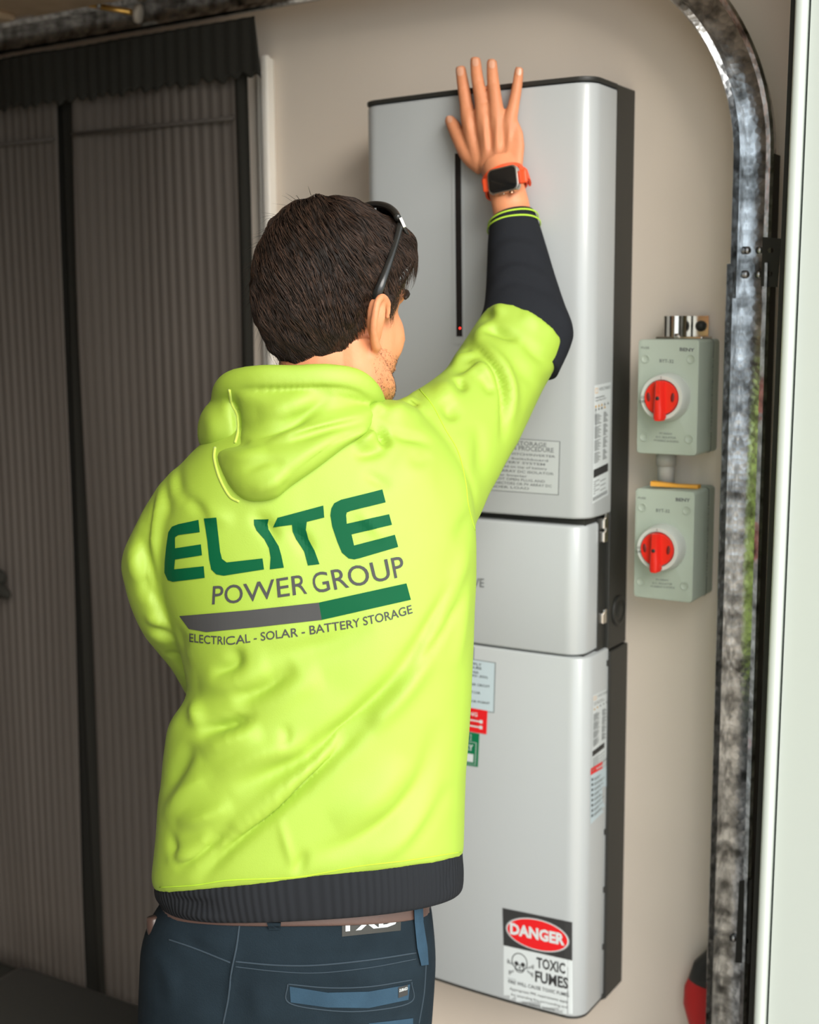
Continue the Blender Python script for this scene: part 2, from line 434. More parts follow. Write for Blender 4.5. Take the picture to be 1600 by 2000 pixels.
for k in range(25):
    w = (PI/2)*k/24; arc.append((XCc+RM*math.cos(w), ZC+RM*math.sin(w), math.cos(w), math.sin(w)))
for x in np.linspace(XCc, -4.2, 12)[1:]: arc.append((x, ZC+RM, 0, 1))
o = obj('curved_track', channel(arc, WN, YW, YF, 0.011), M_galv, track); fix_normals(o, 30)
o = obj('upright_track', channel([(XT-0.001, 0.0, 1, 0), (XT-0.001, 0.6, 1, 0), (XT-0.001, zj, 1, 0)], WN+0.003, YW+0.003, YF-0.004, 0.011), M_galv, track); fix_normals(o, 30)
def bolt_at(px, py, Y, r=0.0062):
    c = onY(px, py, Y); return sweep_cyl(c, (0, -1, 0), [(r, 0), (r, 0.0015), (r*0.85, 0.004), (r*0.4, 0.0055), (0.0002, 0.006)], 16)
M_bolt = mat('zinc_bolt', (0.45, 0.45, 0.45), 0.3, metal=1.0)
for px, py in ((1460, 489), (1484, 489), (1457, 536), (1482, 536), (1433, 1832)):
    obj('bolt', bolt_at(px, py, YW-0.001), M_bolt, track)
# perforated angle along the jamb, shade put into its dark colour, and two fixing plates
YA = -0.10
ea = [edge_x((1545, 0), (1462, 2000), -0.285, z) for z in (0, ZT)]
angle = empty('jamb_angle', (ea[0], YA, 0), 'slotted steel angle, darkened for shade, running up between the track and the white jamb', 'angle bracket')
o = obj('angle_strip', prism((ea[0], e0[0]+0.003), (ea[1], e0[1]+0.003), -0.285, YA, 0, ZT), M_blackmetal, angle, False); fix_normals(o)
def slotted(px0, px1, pya, pyb, holes):
    pass
def plate(name, corners, holes, Y, parent, th=0.003):
    """steel plate with slotted holes; px corners and hole boxes"""
    loops = [corners]
    for (hx, hy, w, h) in holes:
        loops.append([(hx+w*sup(math.cos(2*PI*k/16), 3), hy+h*sup(math.sin(2*PI*k/16), 3)) for k in range(16)])
    V, Fc = fill2d(loops)
    W = [onY(x, y, Y) for x, y in V]; n = len(W)
    me = bpy.data.meshes.new(name); bm = bmesh.new(); vs = [bm.verts.new(w) for w in W]
    for f in Fc: bm.faces.new([vs[i] for i in f])
    r = bmesh.ops.extrude_face_region(bm, geom=bm.faces[:])
    for v in r['geom']:
        if isinstance(v, bmesh.types.BMVert): v.co.y += th
    bmesh.ops.recalc_face_normals(bm, faces=bm.faces); bm.to_mesh(me); bm.free(); me.materials.append(M_blackmetal)
    o = bpy.data.objects.new(name, me); col.objects.link(o); return attach(o, parent)
plate('slotted_plate', [(1490, 463), (1526, 466), (1518, 561), (1486, 559)], [(1505, 489, 6, 5), (1503, 535, 6, 5)], YA-0.006, angle)
plate('slotted_plate', [(1444, 1721), (1469, 1718), (1464, 1882), (1436, 1880)], [(1458, 1838, 5, 5)], YA-0.006, angle)
# added dark strip standing for the shade on the right flange's outer side
o = obj('flange_shade', prism((XT+WN+0.003, XT+WN+0.006), (XT+WN+0.003, XT+WN+0.006), YF+0.004, YW, 0, 1.84), M_blackmetal, track, False); fix_normals(o)

# open sectional door overhead ------------------------------------------
M_door = mat('brown_door_steel', (0.36, 0.27, 0.18), 0.6, bump=0.4, bscale=120, var=0.2, vscale=12)
M_brass = mat('brass', (0.60, 0.36, 0.10), 0.3, metal=1.0)
door = setp(bpy.data.objects.new('door_1', None), 'open sectional garage door lying overhead on its track', 'garage door', kind='structure'); col.objects.link(door); door.location = (-2.2, -2.0, 2.26)
zd = ZC+RM+0.012
for k in range(4):
    x1 = -1.50-k*0.56; x0 = x1-0.545
    o = obj('panel', join(box(x0, x1, -4.6, -0.135, zd+0.01, zd+0.045, 0.004), box(x0+0.02, x1-0.02, -4.55, -0.16, zd-0.004, zd+0.012, 0.006)), M_door, door, False)
for px, py in ((215, 14),):
    c = onY(px-60, py-9, -0.16); e = onY(px+50, py+12, -0.115)
    o = obj('roller_shaft', tube([c, (c+e)/2, e], 0.0055, 12), M_brass, door)
    obj('roller', sweep_cyl(e, e-c, [(0.002, -0.002), (0.016, 0), (0.018, 0.004), (0.018, 0.009), (0.012, 0.012), (0.001, 0.012)], 24), mat('nylon_roller', (0.35, 0.31, 0.26), 0.5), o)
    h = onY(px-110, py-12, -0.16)
    obj('hinge', join(box(h[0]-0.06, h[0]+0.055, -0.20, -0.15, h[2]+0.004, h[2]+0.012, 0.002), tube([onY(px-22, py-12, -0.15), onY(px-22, py+2, -0.15)], 0.004, 8)), M_galvdark, door)

# striped fabric wardrobe on the left --------------------------------------
YC = -0.10
def stripes(name, c1, c2, freq):
    M = mat(name, c1, 0.95, spec=0.1, bump=0.2, bscale=600)
    nt = M.node_tree; b = nt.nodes['Principled BSDF']; tc = [n for n in nt.nodes if n.type == 'TEX_COORD'][0]
    w = nt.nodes.new('ShaderNodeTexWave'); w.bands_direction = 'X'; w.inputs['Scale'].default_value = freq; w.inputs['Distortion'].default_value = 0.6; w.inputs['Detail'].default_value = 2
    mp = nt.nodes.new('ShaderNodeMapping'); mp.inputs['Scale'].default_value = (1, 1, 0.03)
    nt.links.new(tc.outputs['Object'], mp.inputs[0]); nt.links.new(mp.outputs[0], w.inputs['Vector'])
    cr = nt.nodes.new('ShaderNodeValToRGB'); cr.color_ramp.elements[0].color = (*c1, 1); cr.color_ramp.elements[1].color = (*c2, 1); cr.color_ramp.elements[0].position = 0.45; cr.color_ramp.elements[1].position = 0.95
    nt.links.new(w.outputs['Fac'], cr.inputs[0]); nt.links.new(cr.outputs[0], b.inputs['Base Color'])
    return M
M_curt = stripes('striped_sheer_cloth', (0.100, 0.086, 0.075), (0.122, 0.106, 0.093), 14)
M_val = mat('black_valance_cloth', (0.026, 0.025, 0.021), 0.95, spec=0.1, bump=0.4, bscale=200)
ward = empty('fabric_wardrobe', (-2.0, YC, 0.02), 'tall fabric wardrobe with two striped grey curtains under a black frilled valance', 'wardrobe')
def cloth_sheet(x0, x1, z0, z1, Y, amp, per, ztopf=None, zbotf=None, nx=160, nz=40, drift=0.012, seed=0, skew=0.0):
    V = []; Fc = []
    for i in range(nz+1):
        for j in range(nx+1):
            u = j/nx; v = i/nz
            x = x0+(x1-x0)*u; zt = ztopf(x) if ztopf else z1; zb = zbotf(x) if zbotf else z0
            z = zb+(zt-zb)*v
            xx = x + 0.02*noise.noise(Vector((x*3, z*0.8, seed)))*(1-v)+skew*(1-v)
            y = Y + amp*math.sin(2*PI*xx/per+1.5*noise.noise(Vector((x*6, z*0.7, seed+3)))) + drift*noise.noise(Vector((x*5, z*0.9, seed+9)))
            V.append((xx, y, z))
    for i in range(nz):
        for j in range(nx): a = i*(nx+1)+j; Fc.append((a, a+1, a+nx+2, a+nx+1))
    n = len(V); V2 = [(x, y+0.002, z) for x, y, z in V]
    Fc2 = [tuple(k+n for k in f[::-1]) for f in Fc]; rim = []
    for j in range(nx): rim.append((j, j+n, j+1+n, j+1)); a = nz*(nx+1)+j; rim.append((a, a+1, a+1+n, a+n))
    for i in range(nz): a = i*(nx+1); b = a+nx+1; rim.append((a, b, b+n, a+n)); a += nx; b += nx; rim.append((a, a+n, b+n, b))
    return V+V2, Fc+Fc2+rim
zv = onY(458, 150, YC)[2]
xr = onY(470, 420, YC)[0]; xg0 = onY(122, 420, YC)[0]; xg1 = onY(152, 420, YC)[0]
obj('curtain', cloth_sheet(xg1, xr, 0.10, zv+0.06, YC, 0.0009, 0.0235, seed=1, skew=-0.02), M_curt, ward)
obj('curtain', cloth_sheet(-2.62, xg0, 0.10, zv+0.06, YC, 0.0009, 0.0235, seed=5, skew=-0.03), M_curt, ward)
for xa, xb in ((xg1+0.003, xr-0.004), (-2.6, xg0-0.004)):
    zs = onY(300, 247, YC-0.008)[2]
    obj('hanging_rail', tube([(xa, YC-0.009, zs+0.003), (xb, YC-0.009, zs-0.002)], 0.0038, 8), mat('brown_binding', (0.060, 0.050, 0.042), 0.9), ward)
fr = lambda x: zv-0.006+0.0045*math.sin(2*PI*x/0.030)+0.003*math.sin(2*PI*x/0.083)
obj('valance', cloth_sheet(-2.65, onY(497, 60, YC-0.02)[0], zv, zv+0.14, YC-0.02, 0.0012, 0.030, zbotf=fr, ztopf=lambda x: zv+0.095, nz=12, nx=240, seed=8), M_val, ward)
xe = onY(490, 400, YC)[0]
obj('edge_binding', cloth_sheet(xr-0.004, xe, 0.10, zv+0.09, YC-0.006, 0.002, 0.03, nx=10, nz=50, seed=12, drift=0.02), M_val, ward)
obj('centre_post', cloth_sheet(xg0-0.006, xg1+0.006, 0.03, zv+0.05, YC+0.012, 0.001, 0.03, nx=8, nz=40, seed=13), M_val, ward)
obj('side_cloth', box(-2.64, onY(484, 400, -0.03)[0], YC+0.02, -0.03, 0.02, zv+0.08, 0.004), M_val, ward, False)
c = onY(8, 1137, YC-0.02)
obj('tie_knob', join(ellipsoid(c+np.array([-0.012, -0.01, 0.012]), (0.028, 0, 0), (0, 0.016, 0), (0, 0, 0.020)), ellipsoid(c+np.array([0.0, -0.014, -0.014]), (0.034, 0, -0.012), (0, 0.014, 0), (0.004, 0, 0.014))), M_val, ward)
# white upright on the wall left of the cabinet
xs0, xs1 = onY(514, 420, -0.02)[0], onY(530, 420, -0.02)[0]; zs = onY(515, 108, -0.02)[2]
o = setp(obj('wall_conduit', join(box(xs0-0.014, xs1, -0.014, 0, 0.0, zs-0.004, 0.003), box(xs0+0.003, xs1, -0.024, -0.010, 0.0, zs, 0.004)), mat('cream_duct', (0.88, 0.82, 0.73), 0.45)), 'cream upright duct on the wall between curtain and cabinet', 'duct')
setp(obj('wall_light_block', box(XJ, XJ+0.2, -5.52, -2.95, 0, 2.7), M_wall, smooth=False), 'unseen outer wall past the garage opening, widened to cut frontal daylight', 'wall', kind='structure')  # unseen wall, widened to narrow the opening and cut frontal light
# ================================================================== OBJECTS
# ---- wall-mounted battery cabinet
XR, XL, YFR, YB = -0.833, -1.253, -0.165, -0.074
def cover_profile(x0, x1, yb, yf, r, bow=0.007, n=8):
    pts = [(x1, yb)]
    for k in range(n+1):
        w = (PI/2)*k/n; pts.append((x1-r+r*math.cos(w), yf+r-r*math.sin(w)))
    m = 14
    for k in range(1, m):
        u = k/m; pts.append((x1-r+(x0-x1+2*r)*u, yf-bow*4*u*(1-u)))
    for k in range(n+1):
        w = PI/2+(PI/2)*k/n; pts.append((x0+r+r*math.cos(w), yf+r-r*math.sin(w)))
    pts.append((x0, yb)); return pts
def extrude_z(prof, zs):
    """zs: [(z, inset)] ; inset shrinks the outline for a soft edge"""
    pr = np.array(prof); c = np.array([pr[:, 0].mean(), YB])
    rings = []
    for z, ins in zs:
        rings.append([(c[0]+(p[0]-c[0])*(1-ins/0.21), c[1]+(p[1]-c[1])*(1-ins/0.09), z) for p in pr])
    return stitch(rings)
def soft(z0, z1, b=0.004): return [(z0, b), (z0+b*0.3, b*0.3), (z0+b, 0), ((z0+z1)/2, 0), (z1-b, 0), (z1-b*0.3, b*0.3), (z1, b)]
zU1 = onY(1150, 157, YFR)[2]; zU0 = onY(1100, 1013, YFR)[2]; zM1 = onY(1100, 1027, YFR)[2]; zM0 = onY(1110, 1281, YFR)[2]
zL1 = onY(1110, 1285, YFR)[2]; zL0 = onY(1120, 1990, YFR)[2]
cab = empty('battery_cabinet', ((XL+XR)/2, -0.08, zL0), 'tall white wall-mounted battery cabinet with black back and three stacked covers', 'battery cabinet')
o = obj('black_body', join(box(XL+0.004, XR, YB, 0.0, zL1-0.004, zU1+0.008, 0.002), box(XL+0.004, XR+0.004, YB, 0.0, zL0-0.004, zL1-0.006, 0.002),
        box(XL+0.02, XR-0.012, YFR+0.020, YB+0.002, zL0+0.01, zU1-0.01), box(XL+0.01, XR-0.006, -0.104, YB+0.002, zM0-0.004, zM1+0.006, 0.002)), M_black, cab, False)
o = obj('top_cap', extrude_z(cover_profile(XL-0.001, XR+0.001, YB, YFR-0.001, 0.031), soft(zU1+0.001, zU1+0.008, 0.001)), M_black, cab); fix_normals(o, 40)
o = obj('bottom_cap', extrude_z(cover_profile(XL+0.001, XR-0.001, YB, YFR+0.001, 0.031), soft(zL0-0.004, zL0-0.0005, 0.001)), M_black, cab); fix_normals(o, 40)
upper = fix_normals(obj('upper_cover', extrude_z(cover_profile(XL, XR, YB, YFR, 0.031), soft(zU0, zU1)), M_white, cab), 60)
middle = fix_normals(obj('middle_cover', extrude_z(cover_profile(XL+0.003, XR-0.008, -0.100, YFR-0.001, 0.030), soft(zM0, zM1)), M_white, cab), 60)
lower = fix_normals(obj('lower_cover', extrude_z(cover_profile(XL, XR, YB, YFR, 0.031), soft(zL0, zL1, 0.003)), M_white, cab), 60)
bU, bM, bL = bvh_of(upper), bvh_of(middle), bvh_of(lower)
# status strip with its pale rim
def strip_on(bvh, q, depth, name, m, parent):
    V, Fc = cut(*fill2d([q]), 15); top = []; n = len(V)
    hs = [cast(bvh, x, y) for x, y in V]
    bm = bmesh.new(); vs = [bm.verts.new(h[0]-h[1]*0.002) for h in hs]
    for f in Fc: bm.faces.new([vs[i] for i in f])
    r = bmesh.ops.extrude_face_region(bm, geom=bm.faces[:])
    for v in r['geom']:
        if isinstance(v, bmesh.types.BMVert): v.co.y -= depth+0.002
    bmesh.ops.recalc_face_normals(bm, faces=bm.faces)
    me = bpy.data.meshes.new(name); bm.to_mesh(me); bm.free(); me.materials.append(m)
    o = bpy.data.objects.new(name, me); col.objects.link(o); return attach(o, parent)
strip_on(bU, [(886, 672), (908, 673), (905, 296), (883, 296)], 0.0012, 'strip_rim', M_white, upper)
strip_on(bU, [(893, 657), (904, 657), (901, 300), (890, 300)], 0.0022, 'status_strip', mat('gloss_black_strip', (0.018, 0.016, 0.016), 0.2), upper)
h = cast(bU, 900, 641)
obj('status_light', ellipsoid(h[0]+h[1]*0.0024, (0.0016, 0, 0), (0, 0.001, 0), (0, 0, 0.0016), 12, 8), mat('red_led', (0.8, 0.02, 0.02), 0.4, emit=(1, 0.03, 0.02), emit_s=3), upper)
def lines(spec, bvh, mi, slope, bold=0.01, off=0.0007):
    return [textq(s, [(xl, y-slope*(xr-xl)), (xr, y), (xr, y-hh), (xl, y-hh-slope*(xr-xl))], bvh, off, mi, bold) for s, xl, xr, y, hh in spec]
def border(q, w, bvh, mi, off=0.0007):
    q = np.asarray(q, float); c = q.mean(0); inner = [tuple(p+(c-p)/np.linalg.norm(c-p)*w*1.4) for p in q]
    return lay(*fill2d([[tuple(p) for p in q], inner]), bvh, off, 12, mi)
PAL = [M_paper, M_ink, M_inkgrey, M_red, M_greenlab, M_yellowlab, M_silver_paper, mat('pale_blue_label', (0.50, 0.60, 0.64), 0.5), mat('amber_light', (0.75, 0.45, 0.2), 0.5)]
q = [(926, 955), (1092, 967), (1095, 862), (926, 851)]
obj('procedure_label', join(quad(q, bU, mi=6), border(q, 1.4, bU, 2),
    *lines([('BATTERY STORAGE', 950, 1068, 873, 8), ('SHUTDOWN PROCEDURE', 938, 1082, 884, 9)], bU, 2, 0.07),
    *lines([('1. MAIN SWITCH/INVERTER', 948, 1085, 894, 4.5), ('In the Switchboard', 962, 1071, 902, 4.5), ('2. BATTERY SYSTEM', 948, 1065, 909.5, 4.5), ('Located on top of battery', 962, 1069, 918, 4.5),
            ('3. PV ARRAY DC ISOLATOR', 948, 1082, 928, 4.8), ('Near Inverter', 962, 1030, 932.5, 4.5), ('DO NOT OPEN PLUG AND', 948, 1065, 943, 5), ('CONNECTORS OR PV ARRAY DC', 948, 1078, 952, 5), ('UNDER LOAD', 948, 1034, 956.5, 4.5)], bU, 2, 0.07)), PAL, upper, False)
def warn_tri(q, u, v, s, sy, bvh, mi):
    return lay(quadmap([(u-s, v-sy), (u+s, v-sy), (u, v+sy)], q), [(0, 1, 2)], bvh, 0.0008, None, mi)
def spec_sticker(q, bvh, tris):
    parts = [quad(q, bvh, mi=0, step=8)]
    T = lambda s, u0, u1, v0, v1, mi=2, b=0.0: textq(s, subq(q, u0, u1, v0, v1), bvh, 0.0008, mi, b)
    parts.append(T('VOLTARO', 0.28, 0.96, 0.945, 0.975)); parts.append(border(subq(q, 0.04, 0.2, 0.93, 0.975), 0.8, bvh, 8, 0.0008))
    parts.append(T('HYBRID INVERTER', 0.05, 0.62, 0.885, 0.898, 1)); parts.append(T('Type Plate 5kW', 0.05, 0.72, 0.862, 0.875, 1))
    for k, (u, v, c) in enumerate(tris): parts.append(warn_tri(q, u, v, 0.055, 0.012, bvh, c))
    for k in range(36):
        v = 0.745-0.42*k/36
        if k in (8, 18, 27): continue
        parts.append(quad(subq(q, 0.05, 0.30+0.18*((k*7) % 5)/5, v, v+0.006), bvh, 0.0008, 2, None))
        parts.append(quad(subq(q, 0.58, 0.72+0.18*((k*5) % 4)/4, v, v+0.006), bvh, 0.0008, 2, None))
    parts.append(quad(subq(q, 0.03, 0.93, 0.215, 0.285), bvh, 0.0008, 1, 10))
    for k in range(6): parts.append(quad(subq(q, 0.05, 0.40+0.4*(k % 2), 0.175-0.02*k, 0.182-0.02*k), bvh, 0.0008, 2, None))
    for k in range(9): parts.append(quad(subq(q, 0.03+0.1*k, 0.09+0.1*k, 0.02, 0.05), bvh, 0.0008, 2, None))
    return join(*parts)
TR1 = [(0.1, 0.822, 5), (0.28, 0.822, 5), (0.46, 0.822, 5), (0.64, 0.795, 5), (0.64, 0.822, 2), (0.84, 0.822, 2), (0.1, 0.795, 2), (0.28, 0.795, 2), (0.46, 0.795, 1)]
obj('rating_label', spec_sticker([(1157, 984), (1188, 966), (1193, 746), (1161, 753)], bU, TR1), PAL, upper, False)
obj('name_lettering', textq('VE', [(924, 1146), (946, 1147), (946, 1130), (924, 1129)], bM, 0.0006, 0, 0.012), [M_inkgrey], middle, False)
# lower cover labels
q = [(826, 1372), (966, 1392), (969, 1294), (826, 1272)]
obj('procedure_label', join(quad(q, bL, mi=7), border(q, 1.5, bL, 2), border([(836, 1276), (926, 1289), (927, 1264), (836, 1251)], 1.4, bL, 2),
    *lines([('EMERGENCY ESS SUPPLY', 836, 941, 1301, 5), ('SHUTDOWN PROCEDURE', 836, 941, 1308, 5), ('1. TURN OFF INVERTER', 836, 936, 1316, 4), ('AT MAIN SWITCHBOARD (ESS)', 836, 953, 1325, 4),
            ('2. TURN OFF BATTERY BREAKER CIRCUIT', 836, 957, 1343, 4.5), ('3. TURN OFF ISOLATOR', 836, 939, 1356, 4.5), ('4. BATTERY DC ISOLATOR POINT', 836, 957, 1376, 4.5)], bL, 1, 0.14)), PAL, lower, False)
q = [(856, 1418), (951, 1434), (953, 1388), (856, 1371)]
red = [quad(q, bL, 0.0009, 3), textq('WARNING', subq(q, 0.25, 0.80, 0.68, 0.84), bL, 0.0012, 0, 0.02)]
for v in (0.46, 0.22): red += [quad(subq(q, 0.1, 0.86, v, v+0.06), bL, 0.0012, 0, 12), textq('12.5 m', subq(q, 0.55, 0.78, v+0.10, v+0.18), bL, 0.0012, 1), quad(subq(q, 0.85, 0.91, v-0.04, v+0.10), bL, 0.0012, 0, 12)]
obj('red_warning_label', join(*red), PAL, lower, False)
q = [(866, 1487), (934, 1498), (937, 1433), (866, 1421)]
obj('green_safety_label', join(quad(q, bL, 0.0005, 4), border(subq(q, 0.05, 0.93, 0.05, 0.72), 0.8, bL, 0, 0.0009), textq('BATTERY', subq(q, 0.1, 0.84, 0.46, 0.64), bL, 0.001, 0, 0.02), quad(subq(q, 0.12, 0.86, 0.12, 0.36), bL, 0.001, 0), border(subq(q, 0.5, 0.78, 0.76, 0.94), 0.8, bL, 0, 0.001), textq('(+)', subq(q, 0.58, 0.7, 0.8, 0.9), bL, 0.001, 0)), PAL, lower, False)
h = cast(bL, 893, 1476)
o = obj('rotary_switch', sweep_cyl(h[0], h[1], [(0.019, -0.004), (0.019, 0.008), (0.017, 0.010), (0.015, 0.022), (0.013, 0.024), (0.0005, 0.024)], 6), M_black, lower, False)
q1 = [(1155, 1512), (1187, 1484), (1190, 1343), (1158, 1358)]
obj('rating_label', spec_sticker(q1, bL, [(0.1, 0.815, 5), (0.28, 0.822, 5), (0.46, 0.822, 2), (0.66, 0.822, 2), (0.84, 0.822, 2)]), PAL, lower, False)
q = [(1153, 1514), (1186, 1495), (1186.5, 1480), (1153.5, 1501)]
q2 = [(1153, 1610), (1184, 1580), (1186, 1494), (1153, 1513)]
wl = [quad(q, bL, 0.0009, 3), textq('WARNING', subq(q, 0.3, 0.85, 0.3, 0.65), bL, 0.0013, 0, 0.02), warn_tri(q, 0.18, 0.45, 0.05, 0.25, bL, 5)]
obj('warning_strip', join(*wl), PAL, lower, False); wl = [quad(q2, bL, 0.0007, 7, 8)]
for k in range(8): wl += [quad(subq(q2, 0.05, 0.14, 0.86-k*0.105, 0.91-k*0.105), bL, 0.0011, 1, None), quad(subq(q2, 0.2, 0.6+0.3*((k*3) % 4)/4, 0.87-k*0.105, 0.885-k*0.105), bL, 0.0011, 2, None), quad(subq(q2, 0.2, 0.5+0.3*((k*5) % 3)/3, 0.84-k*0.105, 0.855-k*0.105), bL, 0.0011, 2, None)]
obj('warning_list_label', join(*wl), PAL, lower, False)
# danger sign
qb = [(984, 1846), (1118, 1876), (1118, 1801), (982, 1773)]; qw = [(984, 1960), (1119, 1992), (1118, 1876), (984, 1846)]
def ell(q, u, v, ru, rv, mi, off, n=40, inner=None):
    lp = [[tuple(p) for p in quadmap([(u+ru*math.cos(2*PI*k/n), v+rv*math.sin(2*PI*k/n)) for k in range(n)], q)]]
    if inner: lp.append([tuple(p) for p in quadmap([(u+inner*ru*math.cos(2*PI*k/n), v+inner*rv*math.sin(2*PI*k/n)) for k in range(n)], q)])
    return lay(*fill2d(lp), bL, off, 14, mi)
dg = [quad(qb, bL, 0.0006, 1), ell(qb, 0.5, 0.48, 0.465, 0.43, 2, 0.0009), ell(qb, 0.5, 0.48, 0.452, 0.412, 0, 0.0011), ell(qb, 0.5, 0.48, 0.435, 0.39, 3, 0.0013),
      textq('DANGER', subq(qb, 0.105, 0.895, 0.37, 0.65), bL, 0.0017, 0, 0.045, step=8)]
obj('danger_label', join(*dg), PAL, lower, False)
dg = [quad(qw, bL, 0.0004, 0), textq('TOXIC', subq(qw, 0.48, 0.90, 0.755, 0.925), bL, 0.0008, 1, 0.03), textq('FUMES', subq(qw, 0.46, 0.94, 0.51, 0.69), bL, 0.0008, 1, 0.03),
       textq('FIRE WILL CAUSE TOXIC FUMES', subq(qw, 0.07, 0.95, 0.375, 0.435), bL, 0.0008, 1, 0.01), quad(subq(qw, 0.06, 0.95, 0.455, 0.462), bL, 0.0008, 2, None),
       textq('Appropriate PPE requirements apply', subq(qw, 0.09, 0.93, 0.265, 0.31), bL, 0.0008, 1), textq('for attending fire surrounding and', subq(qw, 0.11, 0.92, 0.175, 0.215), bL, 0.0008, 1), textq('the battery systems', subq(qw, 0.27, 0.74, 0.085, 0.125), bL, 0.0008, 1)]
def seg(q, a, b, w, mi, off=0.0009):
    a, b = np.array(a), np.array(b); t = (b-a)/np.linalg.norm(b-a); n = np.array([-t[1], t[0]*0.85])*w
    return lay(quadmap([a-n, b-n, b+n, a+n], q), [(0, 1, 2, 3)], bL, off, None, mi)
su, sv = 0.235, 0.78
dg += [ell(qw, su, sv, 0.115, 0.15, 1, 0.0009, 28, 0.90), ell(qw, su, sv-0.115, 0.07, 0.07, 1, 0.0010, 20, 0.82), ell(qw, su-0.045, sv-0.035, 0.03, 0.036, 1, 0.0011, 14), ell(qw, su+0.05, sv-0.035, 0.03, 0.036, 1, 0.0011, 14), ell(qw, su+0.003, sv-0.095, 0.013, 0.02, 1, 0.0011, 8)]
for (a, b) in (((0.07, 0.745), (0.13, 0.71)), ((0.34, 0.66), (0.42, 0.605)), ((0.09, 0.56), (0.15, 0.60)), ((0.33, 0.70), (0.43, 0.745))):
    for d in (-0.011, 0.011): dg.append(seg(qw, (a[0], a[1]+d), (b[0], b[1]+d), 0.004, 1))
    e = a if abs(a[0]-su) > abs(b[0]-su) else b
    dg += [ell(qw, e[0], e[1]+0.02, 0.016, 0.02, 1, 0.0009, 12, 0.7), ell(qw, e[0], e[1]-0.02, 0.016, 0.02, 1, 0.0009, 12, 0.7)]
for k in range(5): dg.append(seg(qw, (su-0.05+0.025*k, sv-0.125), (su-0.05+0.025*k, sv-0.155), 0.004, 1, 0.0012))
obj('toxic_fumes_label', join(*dg), PAL, lower, False)
# latches, clips and cable knockout on the right side
M_chrome = mat('chrome', (0.75, 0.72, 0.68), 0.15, metal=1.0)
for z in (onY(1178, 1022, -0.09)[2], onY(1178, 1048, -0.09)[2], onY(1178, 1207, -0.09)[2]):
    obj('latch', join(box(XR-0.009, XR+0.0005, -0.097, -0.082, z-0.009, z+0.009, 0.002), sweep_cyl((XR+0.0005, -0.0895, z+0.012), (1, 0, 0), [(0.004, -0.002), (0.004, 0.001), (0.0005, 0.0015)], 12)), M_chrome, cab, False)
for py in (1292, 1622, 1735, 1847, 1945):
    z = onY(1182, py, YB)[2]; obj('clip', box(XR-0.002, XR+0.0022, YB-0.006, YB+0.001, z-0.006, z+0.004, 0.001), M_black, lower, False)
z = onY(1207, 1192, -0.035)[2]
obj('cable_knockout', sweep_cyl((XR, -0.034, z), (1, 0, 0), [(0.026, -0.001), (0.026, 0.0025), (0.020, 0.0030), (0.019, 0.001), (0.013, 0.001), (0.012, 0.0028), (0.0005, 0.003)], 28), M_black, cab)

